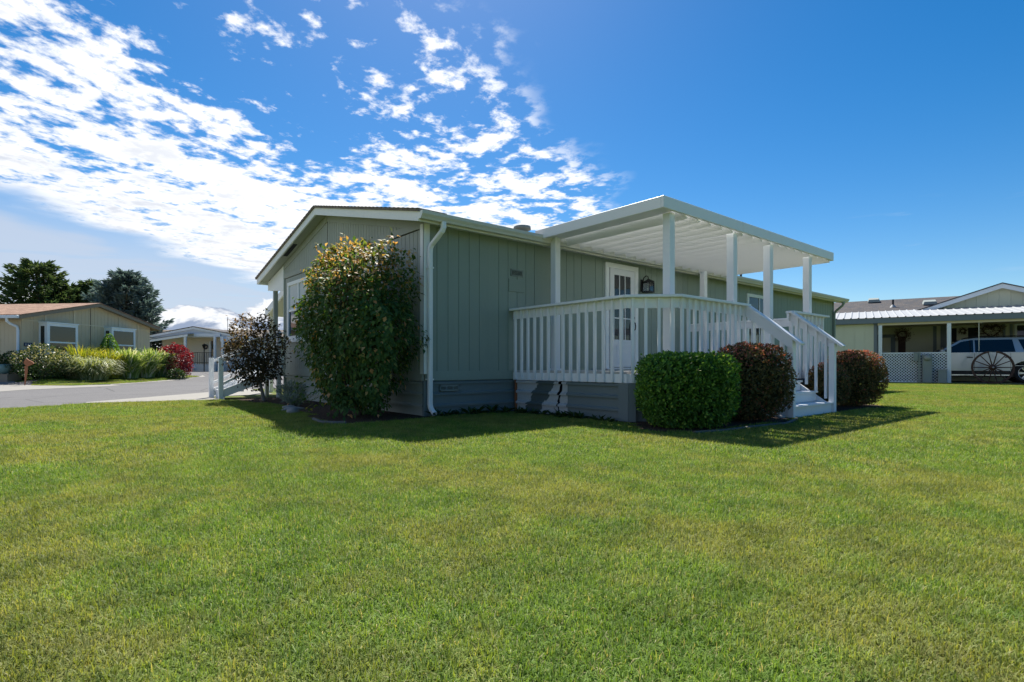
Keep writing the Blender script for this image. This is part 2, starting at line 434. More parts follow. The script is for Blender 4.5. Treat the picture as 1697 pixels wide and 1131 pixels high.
def patch(name, pts, mat, lift, label):
    """flat sheet following the ground; pts are world (x, y)"""
    bm = bmesh.new(); bm.faces.new([bm.verts.new((p[0], p[1], 0)) for p in pts])
    for ax, vals in ((FW, range(20, 44)), (RT, range(-34, 0))):
        for v in vals:
            bmesh.ops.bisect_plane(bm, geom=bm.verts[:] + bm.edges[:] + bm.faces[:], plane_co=Vector((CAM.x, CAM.y, 0)) + ax * float(v), plane_no=ax)
    bmesh.ops.triangulate(bm, faces=bm.faces[:])
    for v in bm.verts: v.co.z = hgt(v.co.x, v.co.y) + lift
    bmesh.ops.recalc_face_normals(bm, faces=bm.faces[:])
    me = bpy.data.meshes.new(name); bm.to_mesh(me); bm.free(); me.materials.append(MAT[mat])
    for p in me.polygons:
        if p.normal.z < 0: me.flip_normals(); break
    return put(link(name, me), label, kind='structure')
def xy(v): return (v.x, v.y)
LAWN_EDGE = [xy(gnd(-260, 700)), xy(gnd(0, 678.6)), xy(gnd(111, 672)), xy(gnd(143, 669)), xy(gnd(344, 664))]
SE = [gh(57, 639.5), gh(120, 640), gh(183, 637.5), gh(260, 632), gh(318, 626.6), gh(331, 624.6)]
STRIP = [xy(p) for p in SE] + [xy(Wp(-18.3, 31.6)), xy(Wp(-20.2, 31.6)), xy(Wp(-20.6, 28)), xy(Wp(-20.9, 24.2)), xy(Wp(-19.9, 23.0))]
road = [LAWN_EDGE[0], LAWN_EDGE[1], LAWN_EDGE[2], LAWN_EDGE[3], xy(gnd(143, 667.6)), xy(gnd(344, 651)), (0.6, 12.2), (12, 13.0), (30, 14.0), (30, 24.0),
        (19.5, 26.5), xy(Wp(-13, 39)), xy(Wp(-23.5, 38.5)), xy(Wp(-20.8, 31.5)), xy(Wp(-20.2, 22.6)), xy(Wp(-27, 22.0)), xy(Wp(-42, 20)), xy(Wp(-42, 9))]
patch('road', road, 'asphalt', .006, 'grey asphalt park road curving between the homes')
walk = [xy(gnd(143, 669)), xy(gnd(344, 664)), (-1.45, 6.62), (-1.45, 8.0), (.2, 8.4), (.6, 12.2), xy(gnd(344, 651)), xy(gnd(143, 667.6))]
patch('concrete_apron', walk, 'concrete', .012, 'pale concrete walk in front of the entry steps')
drive = [xy(gnd(-30, 652)), xy(gnd(40, 647)), xy(gnd(200, 640)), xy(gnd(183, 638.5)), xy(gnd(57, 639.5)), xy(Wp(-20.9, 22.9)), xy(Wp(-27, 22.2))]
patch('driveway', drive, 'concrete', .012, 'concrete driveway beside the tan house')
# narrow concrete gutter following the far lawn strip
gut = [xy(gh(183, 639.0)), xy(gh(262, 633.4)), xy(gh(322, 627.6)), xy(gh(340, 625.0)), xy(gh(336, 622.4))] + [xy(p) for p in SE[:1:-1]]
patch('gutter_strip', gut, 'concrete', .016, 'pale concrete gutter strip along the far lawn')
patch('far_lawn', STRIP, 'lawn soil', .020, 'narrow bright green lawn strip across the road')
BED = [(-.10, -.22), (-.35, -.14), (-1.0, -.34), (-1.5, -.14), (-1.62, .25), (-1.52, .9), (-1.30, 1.6), (-1.12, 2.6), (-1.02, 3.6), (-1.12, 4.8), (-1.2, 5.9), (-1.2, 6.6), (-.05, 6.6), (-.05, -.1)]
patch('planting_bed', BED, 'mulch', .012, 'dark mulch planting bed along the gable wall')
BED2 = [(1.0, -.02), (1.5, -.3), (1.45, -2.5), (1.0, -3.3), (1.25, -3.72), (2.0, -3.88), (2.6, -3.80), (3.2, -3.95), (3.95, -3.72), (3.95, -2.9), (1.7, -2.3), (1.7, -.02)]
patch('planting_bed', BED2, 'mulch', .010, 'dark soil bed under the hedges in front of the deck')
BED3 = [(5.65, -2.9), (5.65, -3.75), (6.6, -3.85), (7.4, -3.9), (7.95, -3.6), (7.9, -2.9)]
patch('planting_bed', BED3, 'mulch', .010, 'dark soil bed right of the deck steps')
patch('carport_slab', [xy(Wp(13.6, 27.60)), xy(Wp(25.4, 20.15)), xy(Wp(28.2, 24.6)), xy(Wp(16.5, 32.0))], 'concrete', .012, 'concrete floor under the carport next door')

def inpoly(x, y, poly):
    c = False; n = len(poly); j = n - 1
    for i in range(n):
        if (poly[i][1] > y) != (poly[j][1] > y) and x < (poly[j][0] - poly[i][0]) * (y - poly[i][1]) / (poly[j][1] - poly[i][1]) + poly[i][0]: c = not c
        j = i
    return c
def is_lawn(x, y):
    l, d = camco(x, y)
    if inpoly(x, y, STRIP): return True
    if d < .35 or abs(l) > 1.12 * d + 1.6 or d > 34: return False
    if -.1 < x < 15.9 and -.03 < y < 8.2: return False
    if 1.60 < x < 7.15 and -2.95 < y < .1 and (x - 1.63) + (y + 2.45) > -.02 - .0 - 0.0 + (0 if y > -2.45 else 0): return False
    if 3.95 < x < 5.65 and -3.68 < y < -2.9: return False
    if inpoly(x, y, BED) or inpoly(x, y, BED2) or inpoly(x, y, BED3): return False
    if .535 * l + .845 * d > 30.45 and l > 0: return False
    if y > 5.9:
        if x > -1.5: return False
        # along the road
        for a, b in zip(LAWN_EDGE[:-1], LAWN_EDGE[1:]):
            if a[0] <= x <= b[0]: return y < a[1] + (b[1] - a[1]) * (x - a[0]) / (b[0] - a[0])
        return y < 6.5 and x > -5
    return True

def np_mesh(name, V, Fa, mat, tone=None, smooth=False):
    """V (n,3) floats, Fa (m,k) ints"""
    me = bpy.data.meshes.new(name); V = np.asarray(V, dtype=np.float32); Fa = np.asarray(Fa, dtype=np.int32)
    k = Fa.shape[1]
    me.vertices.add(len(V)); me.vertices.foreach_set('co', V.ravel())
    me.loops.add(Fa.size); me.loops.foreach_set('vertex_index', Fa.ravel())
    me.polygons.add(len(Fa)); me.polygons.foreach_set('loop_start', np.arange(0, Fa.size, k, dtype=np.int32))
    try: me.polygons.foreach_set('loop_total', np.full(len(Fa), k, dtype=np.int32))
    except Exception: pass
    if smooth: me.polygons.foreach_set('use_smooth', np.ones(len(Fa), dtype=bool))
    if tone is not None:
        a = me.attributes.new('tone', 'FLOAT', 'POINT'); a.data.foreach_set('value', np.asarray(tone, dtype=np.float32))
    if mat: me.materials.append(mat)
    me.update(calc_edges=True); me.validate(); return me
RS = np.random.RandomState(11)
def unit(a): return a / np.maximum(np.linalg.norm(a, axis=1, keepdims=True), 1e-9)
def blade_tile(name, size, dens, h0, h1, w, segs, longp=.03):
    n = int(size * size * dens)
    xy_ = RS.uniform(-size / 2 - .01, size / 2 + .01, (n, 2))
    az = RS.uniform(0, 2 * np.pi, n); lean = np.clip(RS.normal(.85, .38, n), .05, 1.5)
    L = RS.uniform(h0, h1, n); lg = RS.uniform(0, 1, n) < longp; L[lg] *= RS.uniform(1.3, 1.8, lg.sum())
    tone = np.clip(RS.normal(.45, .22, n), 0, .90); dr = RS.uniform(0, 1, n) < .085; tone[dr] = RS.uniform(.91, 1, dr.sum()); tone[lg] = np.maximum(tone[lg], .7)
    tone[lg] = np.minimum(tone[lg], .88)
    wd = w * RS.uniform(.7, 1.3, n)
    dirv = np.stack([np.cos(az), np.sin(az)], 1); side = np.stack([-np.sin(az), np.cos(az)], 1)
    base = np.concatenate([xy_, np.full((n, 1), -.004)], 1)
    def pt(t, off):
        ang = lean * (t ** .8) ; r = L * t
        hor = np.sin(ang) * r; ver = np.cos(ang) * r
        return np.concatenate([xy_ + dirv * hor[:, None] + side * (off * wd)[:, None], (ver - .004)[:, None]], 1)
    if segs == 2:
        P = [pt(0, -.5), pt(0, .5), pt(.55, .42), pt(.55, -.42), pt(1., 0)]
        V = np.stack(P, 1).reshape(-1, 3); b = np.arange(n) * 5
        Fq = np.concatenate([np.stack([b, b + 1, b + 2], 1), np.stack([b, b + 2, b + 3], 1), np.stack([b + 3, b + 2, b + 4], 1)]); k = 5
    else:
        P = [pt(0, -.5), pt(0, .5), pt(1., 0)]
        V = np.stack(P, 1).reshape(-1, 3); b = np.arange(n) * 3; Fq = np.stack([b, b + 1, b + 2], 1); k = 3
    return bpy.data.objects.new(name, np_mesh(name, V, Fq, MAT['grass blade'], np.repeat(tone, k)))
def build_lawn():
    coll = bpy.data.collections.new('grass tiles')
    names = []
    def add(o): coll.objects.link(o); names.append(o.name)
    NV = 5
    for i in range(NV): add(blade_tile('tile_a%d' % i, .5, 24000, .022, .046, .0027, 2, .02))
    for i in range(NV): add(blade_tile('tile_b%d' % i, 1.0, 9500, .024, .048, .0042, 2, .02))
    for i in range(NV): add(blade_tile('tile_c%d' % i, 1.0, 4200, .026, .050, .0085, 1, .02))
    for i in range(NV): add(blade_tile('tile_d%d' % i, .25, 11000, .024, .050, .0040, 2, .04))
    pts = []; ti = []; rz = []
    def emit(x, y, cls):
        pts.append((x, y, hgt(x, y) + (.018 if inpoly(x, y, STRIP) else .0))); ti.append(cls * NV + random.randrange(NV)); rz.append(random.randrange(4) * math.pi / 2)
    for ix in range(-14, 40):
        for iy in range(-16, 46):
            x, y = ix + .5, iy + .5; l, d = camco(x, y)
            if d < -1 or d > 36 or abs(l) > 1.2 * max(d, 0) + 3: continue
            sub = [(ix + (a + .5) / 4, iy + (b + .5) / 4) for a in range(4) for b in range(4)]
            ok = [is_lawn(*s) for s in sub]
            if not any(ok): continue
            r = math.hypot(l, d)
            if all(ok):
                if r < 5.2:
                    for a in (.25, .75):
                        for b in (.25, .75): emit(ix + a, iy + b, 0)
                elif r < 12.5: emit(x, y, 1)
                else: emit(x, y, 2)
            else:
                for s, k in zip(sub, ok):
                    if k: emit(s[0], s[1], 3)
    me = bpy.data.meshes.new('lawn_grass'); me.from_pydata(pts, [], [])
    a = me.attributes.new('ti', 'INT', 'POINT'); a.data.foreach_set('value', ti)
    a = me.attributes.new('rz', 'FLOAT', 'POINT'); a.data.foreach_set('value', rz)
    o = link('lawn_grass', me); put(o, 'short mown green grass of the lawn with dry yellowed patches', 'grass', kind='stuff')
    ng = bpy.data.node_groups.new('grass scatter', 'GeometryNodeTree')
    ng.interface.new_socket('Geometry', in_out='INPUT', socket_type='NodeSocketGeometry'); ng.interface.new_socket('Geometry', in_out='OUTPUT', socket_type='NodeSocketGeometry')
    N = ng.nodes; Lk = ng.links
    gi = N.new('NodeGroupInput'); go = N.new('NodeGroupOutput'); ci = N.new('GeometryNodeCollectionInfo')
    ci.inputs['Collection'].default_value = coll; ci.inputs['Separate Children'].default_value = True; ci.inputs['Reset Children'].default_value = True
    ip = N.new('GeometryNodeInstanceOnPoints'); ip.inputs['Pick Instance'].default_value = True
    a1 = N.new('GeometryNodeInputNamedAttribute'); a1.data_type = 'INT'; a1.inputs[0].default_value = 'ti'
    a2 = N.new('GeometryNodeInputNamedAttribute'); a2.data_type = 'FLOAT'; a2.inputs[0].default_value = 'rz'
    cx = N.new('ShaderNodeCombineXYZ'); Lk.new(a2.outputs['Attribute'], cx.inputs[2])
    Lk.new(gi.outputs[0], ip.inputs['Points']); Lk.new(ci.outputs[0], ip.inputs['Instance']); Lk.new(a1.outputs['Attribute'], ip.inputs['Instance Index'])
    Lk.new(cx.outputs[0], ip.inputs['Rotation']); Lk.new(ip.outputs[0], go.inputs[0])
    md = o.modifiers.new('scatter', 'NODES'); md.node_group = ng
    print('lawn tiles', len(pts))
build_lawn()

# ================================================================ the green house
GX = -.10; HX = 15.85; HY = 6.50; HYF = 7.60          # gable plane, far end, porch wall, roofed width
Z0 = .553; ZS = 2.93                                   # bottom and top of the siding
RIDGE_Y = 3.80; EAVE_Y0 = -.27; EAVE_Y1 = 7.87; GOV = -.36; HOV = HX + .30
ZE = 2.875; SL = (3.82 - 2.875) / (RIDGE_Y - EAVE_Y0)  # underside of the fascia at the eave, roof slope
def under(y): return ZE + SL * (min(y, 2 * RIDGE_Y - y) - EAVE_Y0)
house = thing('mobile_home', 'sage green single storey mobile home with white trim and low gable roof', 'house', (6, 3.8, 0))
def grooved(x0, x1, pitch, first, depth=.009, gw=.012):
    """profile across a panel as (along, in)"""
    pr = [(x0, 0)]; x = first
    while x < x1 - .02:
        if x > x0 + .02: pr += [(x - gw / 2, 0), (x - gw / 2, depth), (x + gw / 2, depth), (x + gw / 2, 0)]
        x += pitch
    return pr + [(x1, 0)]
# long wall, in 1.22 m sheets with grooves, butted with a fine joint; openings cut by splitting the sheet
openings = [(4.06, 5.11, .70, 2.86), (9.86, 11.25, 1.30, 2.72)]
x = GX + .02; xs = []
while x < HX - .01: xs.append((x, min(x + 1.22, HX))); x += 1.22
for (a, b) in xs:
    cuts = [a, b]
    for o in openings:
        for c in o[:2]:
            if a < c < b: cuts.append(c)
    cuts.sort(); mb = MB()
    for p, q in zip(cuts[:-1], cuts[1:]):
        zz = [(Z0 + .14, ZS + .05)]
        for o in openings:
            if o[0] - .001 <= p and q <= o[1] + .001: zz = [(Z0 + .14, o[2]), (o[3], ZS + .05)]
        for (za, zb) in zz:
            if zb - za < .02: continue
            pr = grooved(p + (.0015 if p == a else 0), q - (.0015 if q == b else 0), .2033, a + .2033)
            line = [(u, v, za) for u, v in pr]
            mb.sheet(line, (0, 0, zb - za)); mb.quad((p, .03, za), (q, .03, za), (q, .03, zb), (p, .03, zb))
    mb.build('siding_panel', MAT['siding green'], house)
boxo('band_board', (GX + .02, -.012, Z0), (HX, .02, Z0 + .143), MAT['siding green'], house)
# gable wall
def gable_sheet(y0, y1, za, top, pitch, name, mat):
    pr = grooved(y0, y1, pitch, y0 + pitch * .6); mb = MB()
    vs = []
    for (u, v) in pr: vs += [(GX + v, u, za), (GX + v, u, top(u))]
    n = len(pr); mb._add(vs, [(2 * i, 2 * i + 1, 2 * i + 3, 2 * i + 2) for i in range(n - 1)]); mb.build(name, mat, house)
wins = [(4.75, 6.19, 1.39, 2.74), (1.15, 3.1, 1.39, 2.76)]
for (a, b) in ((.0, 1.15), (1.15, 3.1), (3.1, 4.75), (4.75, 6.19), (6.19, HY)):
    w = [q for q in wins if abs(q[0] - a) < .01]
    if w:
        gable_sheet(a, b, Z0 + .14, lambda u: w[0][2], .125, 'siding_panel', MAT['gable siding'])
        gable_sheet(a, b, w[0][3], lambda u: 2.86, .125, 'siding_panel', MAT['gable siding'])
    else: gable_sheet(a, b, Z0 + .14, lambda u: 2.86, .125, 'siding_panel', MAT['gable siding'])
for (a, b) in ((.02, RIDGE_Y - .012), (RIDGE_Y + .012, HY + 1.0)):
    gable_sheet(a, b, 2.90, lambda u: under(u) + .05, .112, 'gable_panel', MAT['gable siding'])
boxo('seam_strip', (GX + .006, RIDGE_Y - .012, 2.93), (GX + .02, RIDGE_Y + .012, 3.86), MAT['dark interior'], house)
boxo('trim_board', (GX - .018, .02, 2.875), (GX + .02, HY - .02, 2.985), MAT['gable siding'], house)
boxo('band_board', (GX - .012, .04, Z0), (GX + .02, HY, Z0 + .143), MAT['gable siding'], house)
for s in (0, 1):     # rake trim under the soffit
    ya, yb = ((.05, RIDGE_Y - .01), (RIDGE_Y + .01, HYF - .2))[s]
    MB().prism([(GX - .016, ya, under(ya) - .10), (GX - .016, yb, under(yb) - .10), (GX - .016, yb, under(yb) + .03), (GX - .016, ya, under(ya) + .03)], (.02, 0, 0)).build('trim_board', MAT['gable siding'], house)
boxo('corner_trim', (GX - .022, -.018, Z0 + .10), (GX + .0, .085, ZS), MAT['trim white'], house)
boxo('corner_trim', (GX - .022, -.020, Z0 + .10), (GX + .085, -.001, ZS), MAT['trim white'], house)
boxo('corner_trim', (GX - .02, HY - .06, .2), (GX + .1, HY + .015, 2.9), MAT['siding green'], house)
boxo('corner_trim', (HX - .07, -.016, Z0), (HX + .015, .05, ZS), MAT['siding green'], house)
# far end, porch wall and rear wall
boxo('rear_wall', (HX - .03, .03, .0), (HX, HYF, 2.9), MAT['siding green'], house)
boxo('porch_wall', (GX + .03, HY - .03, .0), (6.0, HY, 2.9), MAT['gable siding'], house)
boxo('rear_wall', (6.0, HYF - .03, .0), (HX - .03, HYF, 2.9), MAT['siding green'], house)
MB().prism([(HX - .002, .03, 2.9), (HX - .002, RIDGE_Y, 3.85), (HX - .002, HYF, 2.9)], (-.03, 0, 0)).build('gable_panel', MAT['siding green'], house)
boxo('inner_lining', (GX + .05, .06, .70), (HX - .05, .10, 2.95), MAT['dark interior'], house) if False else None
# skirting: ribbed metal, three raised ribs
def rib_line():
    out = [(0, .012)]
    for zc in (.165, .345, .515):
        out += [(zc - .026, .014), (zc - .024, -.020), (zc + .006, -.022), (zc + .030, .012)]
    return out + [(Z0 + .004, .012)]
def skirt(a, b, axis, sgn, base, mat, name='skirting_panel', par=None):
    """axis 'x': runs along x at y=base, facing -y"""
    pr = rib_line(); mb = MB()
    if axis == 'x': mb.sheet([(a, base + sgn * v, z) for z, v in pr], (b - a, 0, 0))
    else: mb.sheet([(base + sgn * v, a, z) for z, v in pr], (0, b - a, 0))
    return mb.build(name, mat, par or house)
x = GX + .05
while x < HX - .02:
    b = min(x + 2.4, HX - .03); skirt(x, b - .004, 'x', 1, .012, MAT['skirting metal']); x += 2.4
y = .05
while y < HY - .02:
    b = min(y + 2.4, HY); skirt(y, b - .004, 'y', 1, GX + .012, MAT['gable siding']); y += 2.4
boxo('skirting_corner', (GX - .004, -.004, .0), (GX + .05, .05, Z0), MAT['skirting metal'], house)
def vent(name, x0, x1, z0, z1, y, nv, mat, axis='x'):
    t = MB(); fr = .018
    t.box((x0, y - .014, z0), (x1, y, z0 + fr)); t.box((x0, y - .014, z1 - fr), (x1, y, z1)); t.box((x0, y - .014, z0), (x0 + fr, y, z1)); t.box((x1 - fr, y - .014, z0), (x1, y, z1))
    v = t.build(name, mat, house)
    boxo('backing', (x0 + fr, y - .002, z0 + fr), (x1 - fr, y, z1 - fr), MAT['dark interior'], v)
    for i in range(nv):
        z = z0 + fr + (i + .5) * (z1 - z0 - 2 * fr) / nv
        MB().bar((x0 + fr, y - .009, z), (x1 - fr, y - .009, z), .004, .010, (0, -.6, .8)).build('louvre', mat, v)
    return v
vent('wall_vent', 1.60, 1.88, 2.32, 2.44, .0, 4, MAT['utility grey'])
hb = boxo('access_hatch', (1.555, -.018, 2.05), (1.90, .0, 2.265), MAT['siding green'], house, .004)
vent('skirting_vent', .17, .53, .385, .475, -.004, 3, MAT['utility grey'])
for xx in (.285, .41): boxo('vent_divider', (xx, -.016, .39), (xx + .02, -.002, .47), MAT['skirting metal'], house)
# roof
def roof_slab(y0, y1, name='roof'):
    z0, z1 = under(y0) + .14, under(y1) + .14
    if y1 > RIDGE_Y - .001 and y0 < RIDGE_Y: z1 = under(RIDGE_Y) + .14
    t = .035
    me = MB(); me.prism([(GOV - .03, y0, z0), (GOV - .03, y1, z1), (GOV - .03, y1, z1 + t), (GOV - .03, y0, z0 + t)], (HOV - GOV + .06, 0, 0))
    o = me.build(name, MAT['shingle brown'], house)
    uvl = o.data.uv_layers.new(name='UVMap')
    for p in o.data.polygons:
        for li in p.loop_indices:
            v = WM[o] @ o.data.vertices[o.data.loops[li].vertex_index].co; uvl.data[li].uv = (v.x, v.y)
    return o
roof_slab(EAVE_Y0 - .04, RIDGE_Y); roof_slab(2 * RIDGE_Y - EAVE_Y0 + .04, RIDGE_Y) if False else None
def roof_right():
    y0, y1 = RIDGE_Y, EAVE_Y1 + .04; z0, z1 = under(y0) + .14, under(y1) + .14; t = .035
    o = MB().prism([(GOV - .03, y0, z0), (GOV - .03, y1, z1), (GOV - .03, y1, z1 + t), (GOV - .03, y0, z0 + t)], (HOV - GOV + .06, 0, 0)).build('roof', MAT['shingle brown'], house)
    uvl = o.data.uv_layers.new(name='UVMap')
    for p in o.data.polygons:
        for li in p.loop_indices:
            v = WM[o] @ o.data.vertices[o.data.loops[li].vertex_index].co; uvl.data[li].uv = (v.x, v.y)
    return o
roofo = roof_right()
# shingle edge teeth seen against the sky along the rake
for (ya, yb) in ((EAVE_Y0 - .04, RIDGE_Y), (RIDGE_Y, EAVE_Y1 + .04)):
    mb = MB(); n = 29
    for i in range(n):
        y0 = ya + (yb - ya) * i / n; y1 = ya + (yb - ya) * (i + 1) / n
        za, zb = under(y0) + .175, under(y1) + .175
        lo, hi = ((za, zb) if za < zb else (zb, za))
        if yb <= RIDGE_Y: mb.prism([(GOV - .036, y0, za), (GOV - .036, y1 + .02, zb + .002), (GOV - .036, y0, za + .012)], (.5, 0, 0))
        else: mb.prism([(GOV - .036, y1, zb), (GOV - .036, y1, zb + .012), (GOV - .036, y0 - .02, za + .002)], (.5, 0, 0))
    mb.build('shingle_edge', MAT['shingle brown'], house)
# rake fascia boards and soffits
for (ya, yb) in ((EAVE_Y0, RIDGE_Y), (RIDGE_Y, EAVE_Y1)):
    MB().prism([(GOV, ya, under(ya)), (GOV, yb, under(yb)), (GOV, yb, under(yb) + .14), (GOV, ya, under(ya) + .14)], (.03, 0, 0)).build('fascia', MAT['trim white'], house)
    MB().prism([(GOV + .03, ya, under(ya) + .05), (GOV + .03, yb, under(yb) + .05), (GOV + .03, yb, under(yb) + .065), (GOV + .03, ya, under(ya) + .065)], (-GOV + GX - .03 + .0, 0, 0)).build('soffit', MAT['soffit'], house)
    MB().prism([(HOV - .03, ya, under(ya)), (HOV - .03, yb, under(yb)), (HOV - .03, yb, under(yb) + .14), (HOV - .03, ya, under(ya) + .14)], (.03, 0, 0)).build('fascia', MAT['trim white'], house)
boxo('soffit_vent', (GOV + .06, 5.9, under(5.9) + .02), (GX - .06, 6.5, under(5.9) + .04), MAT['gable siding'], house) if False else None
MB().prism([(GOV + .09, 5.35, under(5.35) + .045), (GOV + .09, 6.05, under(6.05) + .045), (GOV + .09, 6.05, under(6.05) + .05), (GOV + .09, 5.35, under(5.35) + .05)], (.09, 0, 0)).build('soffit_vent', MAT['dark interior'], house)
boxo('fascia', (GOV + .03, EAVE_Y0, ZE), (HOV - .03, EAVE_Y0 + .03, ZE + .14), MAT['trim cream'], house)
boxo('fascia', (GOV + .03, EAVE_Y1 - .03, ZE), (HOV - .03, EAVE_Y1, ZE + .14), MAT['trim white'], house)
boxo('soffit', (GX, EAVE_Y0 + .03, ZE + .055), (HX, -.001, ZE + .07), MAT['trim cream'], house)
# porch: boxed beam, ceiling and post at the far corner
boxo('porch_ceiling', (GX + .02, HY, 2.80), (6.0, HYF + .2, 2.83), MAT['soffit'], house)
MB().prism([(GX - .02, HY + .015, 2.60), (GX - .02, EAVE_Y1 - .12, 2.72), (GX - .02, EAVE_Y1 - .12, under(EAVE_Y1 - .12) + .03), (GX - .02, HY + .015, under(HY) + .0)], (.09, 0, 0)).build('porch_beam', MAT['trim white'], house)
boxo('porch_post', (GX - .01, HYF - .33, .70), (GX + .085, HYF - .235, 2.70), MAT['gable siding'], house)
boxo('porch_floor', (GX, HY + .01, .62), (6.0, HYF, .69), MAT['deck board'], house)
boxo('porch_rim', (GX - .03, HY + .02, .52), (GX, HYF, .69), MAT['siding green'], house)
# gutter along the long eave: K-profile
gl = [(EAVE_Y0, ZE + .135), (EAVE_Y0, ZE + .03), (EAVE_Y0 - .07, ZE + .03), (EAVE_Y0 - .085, ZE + .06), (EAVE_Y0 - .115, ZE + .095), (EAVE_Y0 - .12, ZE + .14), (EAVE_Y0 - .108, ZE + .14)]
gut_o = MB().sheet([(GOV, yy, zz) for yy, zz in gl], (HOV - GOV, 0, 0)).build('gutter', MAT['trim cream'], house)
for xe in (GOV, HOV):
    MB().prism([(xe, yy, zz) for yy, zz in gl[:-1]], (.006, 0, 0)).build('end_cap', MAT['trim white'], gut_o)
def downspout(path, w, h, mat, name='downspout'):
    mb = MB(); P = [Vector(p) for p in path]
    ring = []
    for i, p in enumerate(P):
        t = (P[min(i + 1, len(P) - 1)] - P[max(0, i - 1)]).normalized()
        sd = Vector((1, 0, 0)); u = sd.cross(t).normalized()
        c = .012
        for (a, b) in ((-w / 2 + c, -h / 2), (w / 2 - c, -h / 2), (w / 2, -h / 2 + c), (w / 2, h / 2 - c), (w / 2 - c, h / 2), (-w / 2 + c, h / 2), (-w / 2, h / 2 - c), (-w / 2, -h / 2 + c)):
            ring.append(p + sd * a + u * b)
    fs = []
    for i in range(len(P) - 1):
        for k in range(8): fs.append((i * 8 + k, i * 8 + (k + 1) % 8, i * 8 + 8 + (k + 1) % 8, i * 8 + 8 + k))
    mb._add(ring, fs); return mb.build(name, mat, house)
dx = GX + .062
ds = downspout([(dx + .07, EAVE_Y0 - .06, ZE + .04), (dx + .07, EAVE_Y0 - .06, ZE - .05), (dx + .055, EAVE_Y0 - .04, ZE - .10), (dx + .01, -.10, ZE - .27), (dx, -.072, ZE - .32), (dx, -.066, ZE - .40),
            (dx, -.066, .20), (dx + .003, -.075, .15), (dx + .01, -.11, .10), (dx + .02, -.17, .055)], .075, .062, MAT['aluminium white'])
for zz in (2.25, .56): boxo('strap', (dx - .047, -.104, zz), (dx + .047, -.001, zz + .022), MAT['aluminium white'], ds)
ds2 = downspout([(HX - .05, EAVE_Y0 - .06, ZE + .04), (HX - .05, EAVE_Y0 - .06, ZE - .03), (HX - .05, EAVE_Y0 - .03, ZE - .09), (HX - .05, -.10, ZE - .26), (HX - .05, -.055, ZE - .34), (HX - .05, -.05, ZE - .45), (HX - .05, -.05, .15)], .075, .062, MAT['siding green'])
# roof vents and pipe
rv = MB().lathe([(.0, .26), (.17, .25), (.175, .19), (.12, .18), (.12, -.1)], (2.74, 1.0, under(1.0) + .12), n=20).build('roof_vent', MAT['utility grey'], house)
MB().tube([(12.46, 1.5, under(1.5) + .1), (12.46, 1.5, under(1.5) + .62)], .035, 8).build('roof_pipe', MAT['roof pipe'], house)
# ---- door with trim
dr = boxo('door', (4.20, -.012, .745), (4.99, .025, 2.755), MAT['door white'], house)
for (a, b) in (((4.06, -.035, .72), (4.165, .0, 2.755)), ((5.005, -.035, .72), (5.11, .0, 2.755)), ((4.06, -.037, 2.757), (5.11, .0, 2.86))):
    boxo('door_trim', a, b, MAT['trim white'], dr, .004)
for (a, b) in (((4.20, -.028, .76), (4.33, -.012, 2.755)), ((4.86, -.028, .76), (4.99, -.012, 2.755)), ((4.33, -.0275, 2.63), (4.86, -.012, 2.755)), ((4.33, -.0275, .76), (4.86, -.012, 1.31))):
    boxo('stile', a, b, MAT['door white'], dr)
boxo('kick_panel', (4.40, -.034, .83), (4.79, -.0276, 1.22), MAT['door white'], dr, .005)
boxo('glass', (4.33, -.020, 1.31), (4.86, -.013, 2.63), MAT['window glass'], dr)
for xx in (4.50, 4.68): boxo('muntin', (xx - .011, -.025, 1.31), (xx + .011, -.0205, 2.63), MAT['door white'], dr)
for zz in (1.75, 2.19): boxo('muntin', (4.33, -.0245, zz - .011), (4.86, -.0206, zz + .011), MAT['door white'], dr)
MB().tube([(4.935, -.03, 1.68), (4.935, -.085, 1.67), (4.935, -.095, 1.60), (4.935, -.085, 1.53), (4.935, -.03, 1.52)], .012, 8).build('handle', MAT['black metal'], dr)
MB().lathe([(0, .03), (.03, .028), (.032, 0)], (4.935, -.028, 1.78), (0, -1, 0), 12).build('deadbolt', MAT['black metal'], dr)
boxo('threshold', (4.06, -.07, .705), (5.11, -.005, .735), MAT['aluminium white'], dr)
# ---- window beside the deck
def window_long(x0, x1, z0, z1):
    fw = .085
    wn = boxo('window', (x0 + fw, -.008, z0 + fw), (x1 - fw, .0, z1 - fw), MAT['window glass'], house)
    for (a, b) in (((x0, -.03, z0), (x0 + fw, .012, z1 - .0)), ((x1 - fw, -.03, z0), (x1, .012, z1)), ((x0 + fw, -.028, z1 - fw), (x1 - fw, .012, z1)), ((x0 + fw, -.028, z0), (x1 - fw, .012, z0 + fw))):
        boxo('frame', a, b, MAT['trim white'], wn)
    xm = (x0 + x1) / 2
    boxo('mullion', (xm - .02, -.02, z0 + fw), (xm + .02, -.0085, z1 - fw), MAT['door white'], wn)
window_long(9.86, 11.25, 1.30, 2.72)
